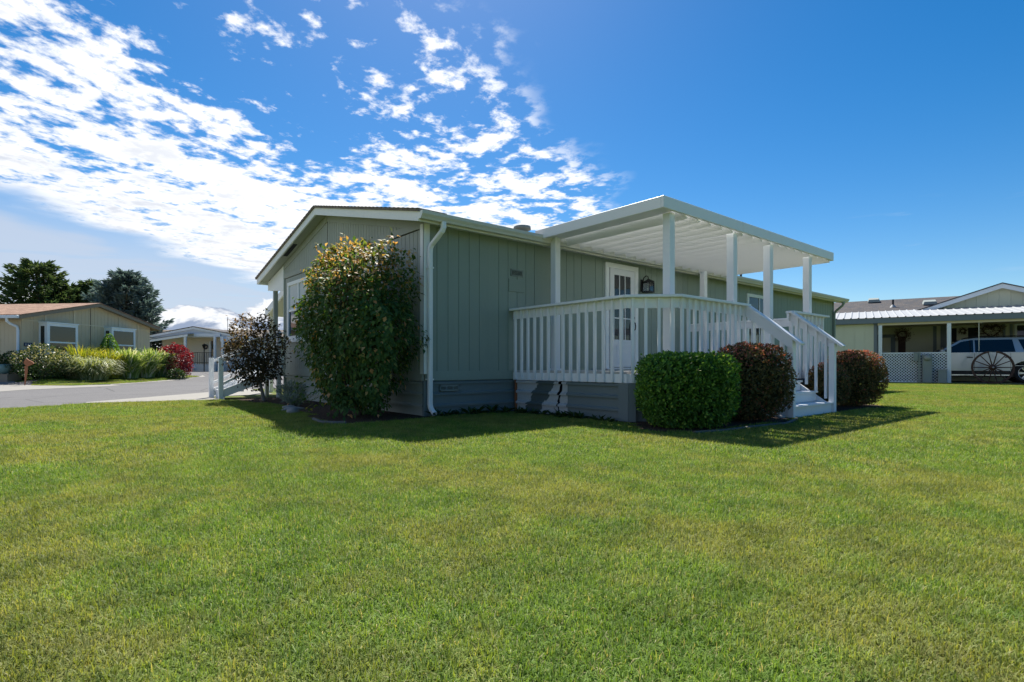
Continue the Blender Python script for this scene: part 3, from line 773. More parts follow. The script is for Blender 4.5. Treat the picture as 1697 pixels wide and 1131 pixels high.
# ---- gable windows: upper sash with blind, lower sash dark
for (a, b, z0, z1) in wins:
    fw = .08
    wn = boxo('window', (GX - .004, a + fw, z0 + fw), (GX + .004, b - fw, z0 + .68), MAT['window glass'], house)
    boxo('blind', (GX - .003, a + fw, z0 + .68), (GX + .003, b - fw, z1 - fw), MAT['blind white'], wn)
    for (p, q) in (((GX - .035, a, z0), (GX + .01, a + fw, z1)), ((GX - .035, b - fw, z0), (GX + .01, b, z1)), ((GX - .033, a + fw, z1 - fw), (GX + .01, b - fw, z1)), ((GX - .033, a + fw, z0), (GX + .01, b - fw, z0 + fw))):
        boxo('frame', p, q, MAT['trim white'], wn)
    boxo('meeting_rail', (GX - .025, a + fw, z0 + .65), (GX - .005, b - fw, z0 + .70), MAT['trim white'], wn)
    boxo('mullion', (GX - .026, (a + b) / 2 - .03, z0 + fw), (GX - .006, (a + b) / 2 + .03, z1 - fw), MAT['trim white'], wn)
    boxo('sill', (GX - .05, a - .04, z0 - .07), (GX + .01, b + .04, z0 - .001), MAT['trim white'], wn)
# ---- lantern
lan = thing('wall_lantern', 'black metal wall lantern with clear panes beside the white door', 'lantern', (5.28, -.15, 2.30))
LX, LY = 5.27, -.17
boxo('back_plate', (LX - .05, -.022, 2.36), (LX + .05, -.002, 2.62), MAT['black metal'], lan, .004)
MB().tube([(LX, -.02, 2.56), (LX, -.06, 2.66), (LX, -.12, 2.69), (LX, -.165, 2.665), (LX, -.17, 2.62)], .011, 8).build('arm', MAT['black metal'], lan)
MB().lathe([(.0, .075), (.03, .06), (.045, .045), (.155, .0), (.155, -.012), (0, -.012)], (LX, LY, 2.555), (0, 0, 1), 4, False).build('roof', MAT['black metal'], lan)
cg = MB()
for sx in (-1, 1):
    for sy in (-1, 1): cg.bar((LX + sx * .085, LY + sy * .085, 2.345), (LX + sx * .085, LY + sy * .085, 2.545), .014, .014)
for zz in (2.345, 2.535):
    for s in (-1, 1):
        cg.bar((LX - .09, LY + s * .085, zz), (LX + .09, LY + s * .085, zz), .014, .014); cg.bar((LX + s * .085, LY - .09, zz), (LX + s * .085, LY + .09, zz), .014, .014)
cage = cg.build('cage', MAT['black metal'], lan)
for (p, q) in (((-.08, -.083), (.08, -.081)), ((-.08, .081), (.08, .083)), ((-.083, -.08), (-.081, .08)), ((.081, -.08), (.083, .08))):
    boxo('pane', (LX + p[0], LY + p[1], 2.355), (LX + q[0], LY + q[1], 2.53), MAT['clear glass'], cage)
boxo('base_plate', (LX - .095, LY - .095, 2.325), (LX + .095, LY + .095, 2.338), MAT['black metal'], lan)
MB().lathe([(.0, .09), (.02, .08), (.028, .05), (.015, .0)], (LX, LY, 2.345), n=10).build('bulb', MAT['blind white'], lan)

# ================================================================ deck
DX0, DX1, DY = 1.63, 7.10, -2.95; CH = .50; ZD = .70; RZ = 1.75
deck = thing('deck', 'white railed wooden deck with a clipped corner beside the green house', 'deck', (4.4, -1.5, 0))
SX0, SX1 = 4.02, 5.58
y = -.02; i = 0
while y > DY + .03:
    y1 = max(y - .138, DY + .02)
    xa = DX0 + .02 + max(0, -(y1) - 2.45 + .02)
    boxo('floor_board', (xa, y1 + .003, ZD - .035), (DX1 - .02, y - .003, ZD - .002), MAT['deck board'], deck); y -= .141
RIM = [(DX0, -.015), (DX0, DY + CH), (DX0 + CH, DY), (SX0, DY)]
RIM2 = [(SX1, DY), (DX1, DY), (DX1, -.015)]
balm = MB().box((-.019, -.019, 0), (.019, .019, 1.0)).mesh('baluster', MAT['rail white'])
def side_run(p, q, n, par, zlow=.545, ztop=RZ - .035, first=False):
    p = Vector((p[0], p[1], 0)); q = Vector((q[0], q[1], 0)); t = (q - p).normalized(); nrm = Vector((t.y, -t.x, 0))
    ctr = Vector((4.4, -1.4, 0))
    if (ctr - p).dot(nrm) > 0: nrm = -nrm
    off = -nrm * .019
    e = .001
    # rim board, top face board, cap
    MB().prism([p + off + Vector((0, 0, .54)), q + off + Vector((0, 0, .54)), q + off + Vector((0, 0, ZD - .036)), p + off + Vector((0, 0, ZD - .036))], -nrm * .036).build('rim_board', MAT['rail white'], par)
    MB().prism([p + off + Vector((0, 0, RZ - .175)), q + off + Vector((0, 0, RZ - .175)), q + off + Vector((0, 0, RZ - .0375)), p + off + Vector((0, 0, RZ - .0375))], -nrm * .036).build('top_rail', MAT['rail white'], par)
    return p, q, t, nrm
def balusters(p, q, n, par, skip_ends=True):
    L = (q - p).length; t = (q - p).normalized()
    for i in range(n):
        s = (i + (.5 if skip_ends else 0)) / (n if skip_ends else n - 1); c = p + (q - p) * s
        M = Matrix.Translation((c.x, c.y, .547)) @ Matrix.Rotation(math.atan2(t.y, t.x), 4, 'Z') @ Matrix.Diagonal((1, 1, RZ - .0375 - .547, 1))
        link('baluster', balm, par, M)
def cap(p, q, par, e0=0, e1=0):
    p = Vector((p[0], p[1], RZ - .018)); q = Vector((q[0], q[1], RZ - .018)); t = (q - p).normalized()
    MB().bar(p - t * e0, q + t * e1, .14, .036).build('cap_rail', MAT['rail white'], par, bevel=.004)
for (p, q, n) in ((RIM[0], RIM[1], 15), (RIM[1], RIM[2], 4), (RIM[2], RIM[3], 12), (RIM2[0], RIM2[1], 9), (RIM2[1], RIM2[2], 16)):
    a, b, t, nn = side_run(p, q, n, deck); balusters(a + nn * .0005, b + nn * .0005, n, deck)
# mitred cap along the clipped corner
def mitre_cap(pts, par):
    P = [Vector((p[0], p[1], 0)) for p in pts]; n = len(P)
    offs = []
    for i in range(n):
        d0 = (P[i] - P[i - 1]).normalized() if i else (P[1] - P[0]).normalized()
        d1 = (P[i + 1] - P[i]).normalized() if i < n - 1 else d0
        n0 = Vector((d0.y, -d0.x, 0)); n1 = Vector((d1.y, -d1.x, 0)); m = (n0 + n1).normalized(); offs.append(m / max(.3, m.dot(n0)))
    for i in range(n - 1):
        a, b = P[i], P[i + 1]; t = (b - a).normalized() * .0012
        q = [a + offs[i] * .075 + t, b + offs[i + 1] * .075 - t, b - offs[i + 1] * .075 - t, a - offs[i] * .075 + t]
        MB().prism([v + Vector((0, 0, RZ - .037)) for v in q], (0, 0, .037)).build('cap_rail', MAT['rail white'], par, bevel=.004)
mitre_cap(RIM, deck); mitre_cap(RIM2, deck)
for (px_, py_) in (RIM[1], RIM[2]):     # corner posts under the rail
    pass
# deck skirting
def dskirt(p, q, mat, name='skirting_panel', inset=.03, z1=.538):
    p = Vector((p[0], p[1], 0)); q = Vector((q[0], q[1], 0)); t = (q - p).normalized(); nrm = Vector((t.y, -t.x, 0))
    if (Vector((4.4, -1.4, 0)) - p).dot(nrm) > 0: nrm = -nrm
    pr = [(z, v) for z, v in rib_line() if z < z1 - .01] + [(z1, .012)]
    mb = MB(); mb.sheet([p - nrm * (inset + v) + Vector((0, 0, z)) for z, v in pr], q - p); return mb.build(name, mat, deck)
def flaking():
    """old paint coming off in sheets: pale primer showing in ragged patches with their own shape"""
    m, g = newmat('flaking paint'); pos = g.node('ShaderNodeNewGeometry').outputs['Position']
    sx = g.node('ShaderNodeSeparateXYZ'); g.l.new(pos, sx.inputs[0])
    yy = sx.outputs[1]; zz = sx.outputs[2]
    n = g.noise(g.mapv(pos, (1, 1, 1.2)), 3.4, 4, .55, .3); fine = g.noise(pos, 26, 4, .7)
    f = g.add(g.mul(g.sub(n, .5), 1.1), g.mul(g.sub(fine, .5), .18))
    # green survives in a slanting island in the middle of the sheet
    isl = g.sub(g.add(g.mul(g.add(yy, .72), 1.0), g.mul(g.sub(zz, .33), .75)), 0)
    d = g.m('ABSOLUTE', isl)
    k = g.ss(g.sub(g.add(g.mul(d, 2.2), g.mul(f, .9)), .42), -.03, .03)
    pale = g.mix(fine, (.36, .38, .38), (.55, .57, .57)); pale = g.mix(g.ss(n, .60, .72), pale, (.20, .19, .17))
    c = g.mix(k, (.092, .120, .118), pale)
    finish(m, g, pbsdf(g, c, .75, .25, 0, bump(g, fine, .6, .006)).outputs[0])
flaking()
# first sheet is broken: a ragged gap down its right edge
def ragged(ya, yb, jag_at_b, seed, mat):
    r = random.Random(seed); pr = [(z, v) for z, v in rib_line() if z < .525] + [(.538, .012)]
    mb = MB(); vs = []; zs = [0, .05, .10, .139, .141, .171, .195, .22, .26, .319, .321, .351, .375, .40, .44, .489, .491, .521, .533, .538]
    def vz(z):
        for (za, va), (zb, vb) in zip(pr[:-1], pr[1:]):
            if za <= z <= zb: return va + (vb - va) * (z - za) / max(1e-6, zb - za)
        return .012
    for z in zs:
        j = r.uniform(-.012, .012) + .03 * math.sin(z * 9) if jag_at_b else 0; e0 = 0 if jag_at_b else r.uniform(-.012, .012) + .03 * math.sin(z * 9 + .3) - .035 * z + .030
        for s in range(7):
            y = ya + e0 + (yb + j - ya - e0) * s / 6; vs.append((DX0 + .03 + vz(z), y, z))
    mb._add(vs, [(i * 7 + k, i * 7 + k + 1, i * 7 + 8 + k, i * 7 + 7 + k) for i in range(len(zs) - 1) for k in range(6)])
    return mb.build('skirting_panel', mat, deck)
put(ragged(-.10, -1.10, True, 3, MAT['flaking paint']), 'skirting sheet with white paint flaking off')
put(ragged(-1.165, -1.29, False, 5, MAT['flaking paint']), 'broken flaking skirting edge strip')
dskirt((DX0, -1.26), (DX0, DY + CH), MAT['skirting metal'], inset=.036)
dskirt((DX0, DY + CH), (DX0 + CH, DY), MAT['skirting metal']); dskirt((DX0 + CH, DY), (SX0, DY), MAT['skirting metal']); dskirt((SX1, DY), (DX1, DY), MAT['skirting metal']); dskirt((DX1, DY), (DX1, 0), MAT['skirting metal'])
boxo('wood_edge', (DX0 + .02, -.10, .0), (DX0 + .05, -.055, .54), MAT['rust'], deck)
boxo('corner_board', (DX0 + .002, DY + CH - .03, 0), (DX0 + .03, DY + CH + .14, .538), MAT['skirting metal'], deck)
MB().bar((DX0 + .04, DY + CH - .07, 0), (DX0 + .04, DY + CH - .07, .538), .03, .10, (1, -1, 0)).build('corner_board', MAT['skirting metal'], deck)
boxo('under_frame', (DX0 + .2, -2.3, .02), (DX1 - .2, -2.26, .60), MAT['dark interior'], deck)
boxo('under_frame', (DX0 + .25, -2.2, .02), (DX0 + .29, -.1, .60), MAT['dark interior'], deck)

# ================================================================ deck steps
st = thing('deck_stairs', 'white wooden steps with sloping handrails leading from the deck to the lawn', 'stairs', (4.8, -3.3, 0))
for k, (zt, yf) in enumerate(((.525, -3.16), (.350, -3.41), (.175, -3.66))):
    yb = yf + .25
    boxo('riser', (SX0 + .03, yf + .02, .0 if k == 2 else zt - .175), (SX1 - .03, yf + .04, zt - .030), MAT['rail white'], st)
    boxo('tread', (SX0 + .02, yf - .015, zt - .028), (SX1 - .02, yf + .115, zt), MAT['deck board'] if False else MAT['rail white'], st, .003)
    boxo('tread', (SX0 + .02, yf + .121, zt - .0285), (SX1 - .02, yf + .249, zt - .001), MAT['rail white'], st, .003)
for xx in (SX0 - .02, SX1 - .02):
    MB().prism([(xx, DY - .03, .0), (xx, DY - .03, .56), (xx, -3.62, .12), (xx, -3.66, .0)], (.038, 0, 0)).build('stringer', MAT['rail white'], st)
PY = -3.64
for xx, sg in ((SX0, -1), (SX1, 1)):
    boxo('newel_post', (xx - .045, PY - .045, 0), (xx + .045, PY + .045, 1.155), MAT['rail white'], st, .004)
    # sloping face board and cap
    za, zb = RZ - .0375, 1.165; y0, y1 = DY - .022, PY - .046
    x0 = xx - .019 + sg * .0
    MB().prism([(xx + sg * .046, y0, za - .16), (xx + sg * .046, y1 , zb - .16), (xx + sg * .046, y1, zb), (xx + sg * .046, y0, za)], (sg * .034, 0, 0)).build('sloping_rail', MAT['rail white'], st)
    sl = (zb - za) / (y1 - y0)
    MB().bar((xx + sg * .02, y0, za + .02), (xx + sg * .02, y1 - .12, za + .02 + sl * (y1 - .12 - y0)), .14, .036).build('hand_rail', MAT['rail white'], st, bevel=.004)
    for k in range(4):
        yy = y0 - .09 - k * .155; zt = za + sl * (yy - y0) - .003; zb_ = max(.18, .545 + (yy + 3.1) * .75)
        M = Matrix.Translation((xx + sg * .026, yy, zb_)) @ Matrix.Diagonal((1, 1, zt - zb_, 1)); link('baluster', balm, st, M)

# ================================================================ patio cover
CX0, CX1, CY0, CY1 = 2.00, 8.00, -2.80, -.25; CZ = 2.955
cov = thing('patio_cover', 'white patio cover of slanted slats on six square posts over the deck', 'patio cover', (5, -1.5, ZD))
boxo('fascia', (CX0, CY0, CZ), (CX1, CY0 + .05, CZ + .165), MAT['aluminium white'], cov, .004)
boxo('fascia', (CX0, CY0 + .0505, CZ), (CX0 + .05, CY1 + .06, CZ + .163), MAT['aluminium white'], cov, .004)
boxo('fascia', (CX1 - .05, CY0 + .0505, CZ), (CX1, CY1 + .06, CZ + .163), MAT['aluminium white'], cov, .004)
for sx in (4.20, 5.60): boxo('fascia_joint', (sx, CY0 - .003, CZ + .002), (sx + .014, CY0 + .001, CZ + .163), MAT['aluminium white'], cov)
for a, b in ((CX0 + .052, CX0 + .40), ): boxo('edge_pan', (a, CY0 + .052, CZ + .035), (b, CY1, CZ + .050), MAT['aluminium white'], cov)
# slanted slats running out from the house, open to the sky on their far side
LW, LT, LP = .245, rad(40), .33
slm = MB().box((-LW / 2, 0, -.010), (LW / 2, CY1 - CY0 - .056, .010)).mesh('slat', MAT['aluminium white'])
x = CX0 + .40 + .16
while x < CX1 - .12:
    link('slat', slm, cov, Matrix.Translation((x, CY0 + .053, CZ + .045)) @ Matrix.Rotation(LT, 4, 'Y')); x += LP
for xx in (2.34, 4.12, 5.40, 7.07): boxo('post', (xx - .062, -2.712, ZD - .001), (xx + .062, -2.588, CZ - .0005), MAT['rail white'], cov, .006)
for xx in (2.29, 7.05):
    boxo('post', (xx - .062, -.46, ZD - .001), (xx + .062, -.336, CZ + .0495), MAT['rail white'], cov, .006)
    boxo('post_base', (xx - .085, -.483, ZD - .0015), (xx + .085, -.313, ZD + .03), MAT['rail white'], cov)

# ================================================================ entry steps at the far corner of the gable
es = thing('entry_stairs', 'pale green wooden entry steps with railings at the far corner of the gable', 'stairs', (-.8, 7.2, 0))
EX0, EX1, EYA, EYB = -1.46, GX - .04, 6.66, 7.62
for k in range(3):
    xa = EX0 + .06 + k * .42; zt = .23 * (k + 1) - .02
    boxo('tread', (xa, EYA + .05, zt - .04), (xa + .44, EYB - .05, zt), MAT['rail white'], es); boxo('riser', (xa + .02, EYA + .06, zt - .22), (xa + .04, EYB - .06, zt - .041), MAT['rail white'], es)
for yy in (EYA, EYB):
    boxo('newel_post', (EX0 - .048, yy - .048, 0), (EX0 + .048, yy + .048, .965), MAT['rail white'], es, .004)
    boxo('newel_post', (EX1 - .09, yy - .045, 0), (EX1, yy + .045, 1.62), MAT['rail white'], es, .004)
    MB().prism([(EX0 + .05, yy - .02, .05), (EX1 - .09, yy - .02, .50), (EX1 - .09, yy - .02, .70), (EX0 + .05, yy - .02, .24)], (0, .04, 0)).build('stringer', MAT['rail white'], es)
    MB().bar((EX0 + .03, yy, .88), (EX1 - .02, yy, 1.55), .04, .055).build('hand_rail', MAT['rail white'], es)
    MB().bar((EX0 + .03, yy, .36), (EX1 - .02, yy, 1.00), .04, .055).build('mid_rail', MAT['rail white'], es)
pr_ = thing('porch_railing', 'white porch railing with thin balusters behind the dark shrub', 'railing', (1.5, 7.4, .69))
boxo('cap_rail', (GX + .1, 7.43, 1.60), (3.2, 7.50, 1.64), MAT['rail white'], pr_); boxo('bottom_rail', (GX + .1, 7.44, .80), (3.2, 7.49, .84), MAT['rail white'], pr_)
for i in range(24):
    M = Matrix.Translation((GX + .2 + i * .125, 7.465, .841)) @ Matrix.Diagonal((.8, .8, .758, 1)); link('baluster', balm, pr_, M)
# carport roof on the far side of the green house, its sloping edge showing past the porch
cp = thing('carport_roof', 'white sloping carport roof edge with scalloped pans beyond the porch', 'carport', (1, 10, 0))
A = Vector((.36, 9.70, 2.20)); B = Vector((.36, 7.92, 2.72))
MB().prism([A, B, B + Vector((0, 0, .20)), A + Vector((0, 0, .20))], (.04, 0, 0)).build('fascia', MAT['trim white'], cp)
for k in range(6):
    p = A.lerp(B, k / 6) + Vector((.045, 0, .05)); q = A.lerp(B, (k + 1) / 6) + Vector((.045, 0, .05))
    mm = (p + q) / 2
    MB().prism([p + Vector((0, 0, .09)), p, mm + Vector((0, 0, -.08)), q, q + Vector((0, 0, .09))], (5.5, 0, 0)).build('roof_pan', MAT['trim cream'], cp)
for (xx, yy) in ((.5, 9.62), (5.6, 9.62)): boxo('post', (xx - .045, yy - .045, .0), (xx + .045, yy + .045, 2.25), MAT['trim white'], cp)

# ================================================================ plants
leafy('viburnum leaf', [(0, (0.036, 0.082, 0.026)), (.45, (0.068, 0.138, 0.036)), (.70, (0.138, 0.203, 0.049)), (.84, (0.324, 0.276, 0.097)), (.93, (0.486, 0.244, 0.106)), (1, (0.583, 0.389, 0.194))], .36, .55, .22)
leafy('boxwood leaf', [(0, (0.043, 0.118, 0.020)), (.5, (0.105, 0.227, 0.034)), (.85, (0.219, 0.378, 0.054)), (1, (0.385, 0.470, 0.101))], .30, .5, .28)
leafy('barberry leaf', [(0, (0.062, 0.071, 0.031)), (.45, (0.148, 0.139, 0.053)), (.62, (0.200, 0.158, 0.060)), (.8, (0.315, 0.095, 0.073)), (1, (0.568, 0.248, 0.172))], .30, .6, .18, (1.5, 1.0, .7))
leafy('plum leaf', [(0, (0.022, 0.027, 0.015)), (.5, (0.062, 0.053, 0.030)), (.78, (0.119, 0.075, 0.040)), (.92, (0.250, 0.188, 0.075)), (1, (0.375, 0.325, 0.119))], .34, .55, .2, (1.6, 1.2, .6))
leafy('silver leaf', [(0, (.14, .18, .16)), (1, (.27, .31, .29))], .2, .7, .2)
leafy('weed leaf', [(0, (.018, .050, .014)), (1, (.050, .100, .022))], .25, .5, .35)
leafy('pine needle', [(0, (.035, .062, .028)), (.55, (.075, .118, .046)), (.85, (.125, .165, .058)), (1, (.17, .21, .08))], .28, .7, .12, (1.15, 1.2, .8))
leafy('spruce needle', [(0, (.060, .090, .085)), (.5, (.12, .17, .165)), (1, (.23, .29, .285))], .25, .7, .12, (1.2, 1.3, 1.1))
leafy('fountain grass leaf', [(0, (.060, .100, .030)), (.4, (.14, .19, .062)), (.7, (.28, .32, .16)), (1, (.52, .54, .38))], .35, .45, .35)
leafy('yellow grass leaf', [(0, (.10, .15, .020)), (.5, (.24, .28, .030)), (1, (.46, .42, .055))], .38, .45, .3)
leafy('reed leaf', [(0, (0.058, 0.120, 0.026)), (.45, (0.132, 0.222, 0.050)), (.75, (0.264, 0.360, 0.108)), (1, (0.600, 0.600, 0.552))], .35, .42, .35)  # pale end serves light leaf tips and painted-in glints of glossy leaves
leafy('bright shrub leaf', [(0, (.020, .050, .014)), (.6, (.045, .090, .022)), (.8, (.10, .13, .04)), (1, (.45, .42, .26))], .25, .45, .35)
leafy('red leaf', [(0, (.075, .010, .014)), (.5, (.20, .020, .030)), (1, (.42, .065, .075))], .35, .45, .35, (1.6, .8, .7))

def rand_unit(n): return unit(RS.normal(0, 1, (n, 3)))
def leaves(name, P, T, N, L, W, tone, mat, parent, fold=.18):
    """each leaf: a folded diamond with a broad shoulder (2 quads)"""
    n = len(P); T = unit(T); S = unit(np.cross(T, N)); U = np.cross(S, T)
    L = np.broadcast_to(L, (n,))[:, None]; W = np.broadcast_to(W, (n,))[:, None]
    a = P; b = P + T * L * .38 + S * W * .5 + U * W * fold; c = P + T * L - U * L * .10; d = P + T * L * .38 - S * W * .5 + U * W * fold; m = P + T * L * .5
    V = np.stack([a, b, c, d, m], 1).reshape(-1, 3); k = np.arange(n) * 5
    Fq = np.concatenate([np.stack([k, k + 4, k + 1], 1), np.stack([k + 4, k + 2, k + 1], 1), np.stack([k, k + 3, k + 4], 1), np.stack([k + 4, k + 3, k + 2], 1)])
    inv = np.array((WM[parent].inverted())) ; V = V @ inv[:3, :3].T + inv[:3, 3]
    me = np_mesh(name, V, Fq, mat, np.repeat(tone, 5)); return link(name, me, parent, WM[parent])
def lump(D, seed, fr=2.2, amp=.12):
    o = Vector((seed * 3.1, seed * 1.7, seed * .9))
    return np.array([1 + amp * mnoise.fractal(Vector(d) * fr + o, 1.0, 2.0, 3) for d in D])
def stems(base, tops, r0, mat, parent, name='stem', sag=.0):
    """one object per main stem"""
    for t in tops:
        b = Vector(base) + Vector((random.uniform(-.04, .04), random.uniform(-.04, .04), 0)); t = Vector(t)
        m1 = b.lerp(t, .35) + Vector((random.uniform(-.05, .05), random.uniform(-.05, .05), .06)); m2 = b.lerp(t, .7) + Vector((random.uniform(-.06, .06), random.uniform(-.06, .06), .03))
        mb = MB(); mb.tube([b - Vector((0, 0, .03)), m1, m2, t], [r0, r0 * .75, r0 * .5, r0 * .25], 7)
        for k in range(3):
            p = m1.lerp(t, random.uniform(.1, .9)); q = p + (t - b).length * .28 * Vector((random.uniform(-1, 1), random.uniform(-1, 1), random.uniform(.1, .8)))
            mb.tube([p, p.lerp(q, .5) + Vector((0, 0, .02)), q], [r0 * .4, r0 * .28, r0 * .12], 5)
        mb.build(name, mat, parent)
def clipped(name, label, cat, c, ax, zc, hz, n, lsize, mat, rot, seed, pw=2.6, group=None, topred=0., rough=.065, stemmat='bark'):
    """clipped rounded hedge ball: superellipsoid skin of small leaves, inner fill, stems"""
    t = thing(name, label, cat, (c[0], c[1], 0), 0, group)
    D = rand_unit(n); p = pw
    rr = 1.0 / (np.abs(D[:, 0]) ** p + np.abs(D[:, 1]) ** p + np.abs(D[:, 2]) ** p) ** (1 / p)
    lm = lump(D, seed, 2.4, .07)
    depth = np.where(RS.uniform(0, 1, n) < .72, 1 - np.abs(RS.normal(0, rough, n)), RS.uniform(.55, 1, n)) + np.where(RS.uniform(0, 1, n) < .03, RS.uniform(0, .06, n), 0)
    Q = D * (rr * lm * depth)[:, None]
    cr, sr = math.cos(rot), math.sin(rot)
    P = np.stack([c[0] + Q[:, 0] * ax[0] * cr - Q[:, 1] * ax[1] * sr, c[1] + Q[:, 0] * ax[0] * sr + Q[:, 1] * ax[1] * cr, zc + Q[:, 2] * hz], 1)
    # narrower towards the ground
    kz = np.clip((P[:, 2] - .02) / (.55 * hz + zc * .4), 0, 1); sc = .86 + .14 * kz ** .7
    P[:, 0] = c[0] + (P[:, 0] - c[0]) * sc; P[:, 1] = c[1] + (P[:, 1] - c[1]) * sc
    keep = P[:, 2] > .03; P = P[keep]; D = D[keep]; m = len(P)
    T = unit(D * .7 + rand_unit(m) * .9 + np.array([0, 0, .25])); N = unit(D + rand_unit(m) * .8)
    L = lsize * RS.uniform(.7, 1.3, m)
    tone = RS.beta(1.3, 1.7, m) * .86
    if topred:
        up = np.clip((P[:, 2] - (zc + hz * .35)) / (hz * .6), 0, 1); on = RS.uniform(0, 1, m) < up * topred; tone[on] = RS.uniform(.70, 1, on.sum())
    else:
        on = RS.uniform(0, 1, m) < .04; tone[on] = RS.uniform(.85, 1, on.sum())
    # inner leaves that close the bush, toned dark as painted shade in the gaps
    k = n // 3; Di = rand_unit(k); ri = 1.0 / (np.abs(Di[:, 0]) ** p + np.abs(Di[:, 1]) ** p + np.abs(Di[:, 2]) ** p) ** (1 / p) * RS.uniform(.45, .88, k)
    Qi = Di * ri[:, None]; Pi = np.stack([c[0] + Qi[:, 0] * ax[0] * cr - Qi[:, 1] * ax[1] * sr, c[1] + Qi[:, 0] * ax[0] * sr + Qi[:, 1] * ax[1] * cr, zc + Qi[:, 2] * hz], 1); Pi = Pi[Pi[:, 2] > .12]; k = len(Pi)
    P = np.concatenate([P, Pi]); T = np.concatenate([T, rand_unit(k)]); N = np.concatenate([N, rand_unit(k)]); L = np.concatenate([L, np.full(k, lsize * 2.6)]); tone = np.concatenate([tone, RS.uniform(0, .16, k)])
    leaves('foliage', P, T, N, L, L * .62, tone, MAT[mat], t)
    tops = [(c[0] + random.uniform(-.7, .7) * ax[0], c[1] + random.uniform(-.7, .7) * ax[1], zc + hz * random.uniform(.1, .5)) for _ in range(6)]
    stems((c[0], c[1], 0), tops, .016, MAT[stemmat], t)
    return t
clipped('boxwood_hedge', 'bright green clipped boxwood bush at the deck corner', 'bush', (1.72, -3.32), (.58, .45), .47, .46, 10500, .042, 'boxwood leaf', math.atan2(RT.y, RT.x), 1, 4.6)
clipped('barberry_bush', 'clipped dark red barberry bush left of the deck steps, beside the green boxwood', 'bush', (3.08, -3.47), (.55, .46), .56, .52, 10500, .037, 'barberry leaf', -.35, 2, 3.0, 'clipped barberry bushes', .55)
clipped('barberry_bush', 'clipped dark red barberry bush standing alone at the right end of the deck', 'bush', (7.36, -3.38), (.54, .48), .54, .52, 9500, .036, 'barberry leaf', -.2, 3, 3.0, 'clipped barberry bushes', .55)
clipped('barberry_bush', 'small barberry bush seen through the balusters of the deck steps', 'bush', (6.15, -3.36), (.36, .34), .42, .40, 5000, .030, 'barberry leaf', 0, 4, 2.3, 'clipped barberry bushes', .3)

def viburnum():
    t = thing('viburnum_shrub', 'tall leafy viburnum shrub with orange tinted top against the gable wall', 'shrub', (-.75, .9, 0))
    n = 17500
    D = rand_unit(n); lm = lump(D, 9, 1.9, .30) ; lm2 = lump(D, 14, 5.0, .16)
    # egg: widest at two thirds
    depth = np.where(RS.uniform(0, 1, n) < .66, 1 - np.abs(RS.normal(0, .07, n)), RS.uniform(.35, 1, n)); out = RS.uniform(0, 1, n) < .04; depth[out] += RS.uniform(0, .12, out.sum())
    pw = 2.5; rr = 1.0 / (np.abs(D[:, 0]) ** pw + np.abs(D[:, 1]) ** pw + np.abs(D[:, 2]) ** pw) ** (1 / pw)
    Q = D * (lm * lm2 * depth * rr)[:, None]
    zc, hz = 1.38, 1.17
    P = np.stack([-.78 + Q[:, 0] * .66, .88 + Q[:, 1] * 1.30, zc + Q[:, 2] * hz], 1)
    k = np.clip(P[:, 2] / 1.3, .0, 1); sc = .70 + .30 * k ** .8
    P[:, 0] = -.80 + (P[:, 0] + .78) * sc; P[:, 1] = .85 + (P[:, 1] - .88) * sc + .03 * k
    keep = (P[:, 2] > .12) & (P[:, 0] < GX - .04); P = P[keep]; D = D[keep]
    # arching shoots on the left and low skirts
    sh = []; sd = []
    for s in range(46):
        ang = RS.uniform(0, 2 * np.pi); low = RS.uniform(0, 1) < .40
        if low: b = np.array([-.85 + RS.uniform(-.15, .15), .8 + RS.uniform(-.2, .2), .25]); dr = np.array([-.75 * abs(math.cos(ang)) - .1, math.sin(ang) * .95 + .25, RS.uniform(.05, .5)])
        else: b = np.array([-.8 + RS.uniform(-.35, .35), .95 + RS.uniform(-.75, .75), RS.uniform(1.95, 2.25)]); dr = np.array([RS.uniform(-.3, .2), RS.uniform(-.35, .35), RS.uniform(.3, .55)])
        for q in range(26):
            u = RS.uniform(.2, 1); sh.append(b + dr * u + np.array([0, 0, -.25 * u * u]) * (1 if low else .2) + RS.normal(0, .045, 3)); sd.append(unit(dr[None])[0])
    P = np.concatenate([P, np.array(sh)]); D = np.concatenate([D, np.array(sd)])
    keep = (P[:, 0] < GX - .05) & (P[:, 2] > .05); P = P[keep]; D = D[keep]; m = len(P)
    T = unit(D * .55 + rand_unit(m) * .7 + np.array([0, 0, -.65])); N = unit(D + np.array([0, 0, .9]) + rand_unit(m) * .5)
    L = RS.uniform(.055, .10, m)
    tone = RS.beta(2, 2.6, m) * .72
    up = np.clip((P[:, 2] - 1.75) / .8, 0, 1); on = RS.uniform(0, 1, m) < (.10 + .75 * up); tone[on] = RS.uniform(.66, 1, on.sum())
    lowl = (P[:, 1] > 1.45) & (P[:, 2] < 1.0) & (RS.uniform(0, 1, m) < .45); tone[lowl] = RS.uniform(.62, .80, lowl.sum())
    leaves('foliage', P, T, N, L, L * .58, tone, MAT['viburnum leaf'], t)
    tops = [(-.8 + random.uniform(-.4, .4), .95 + random.uniform(-.75, .75), random.uniform(1.5, 2.4)) for _ in range(11)]
    stems((-.8, .82, 0), tops, .022, MAT['bark'], t)
viburnum()
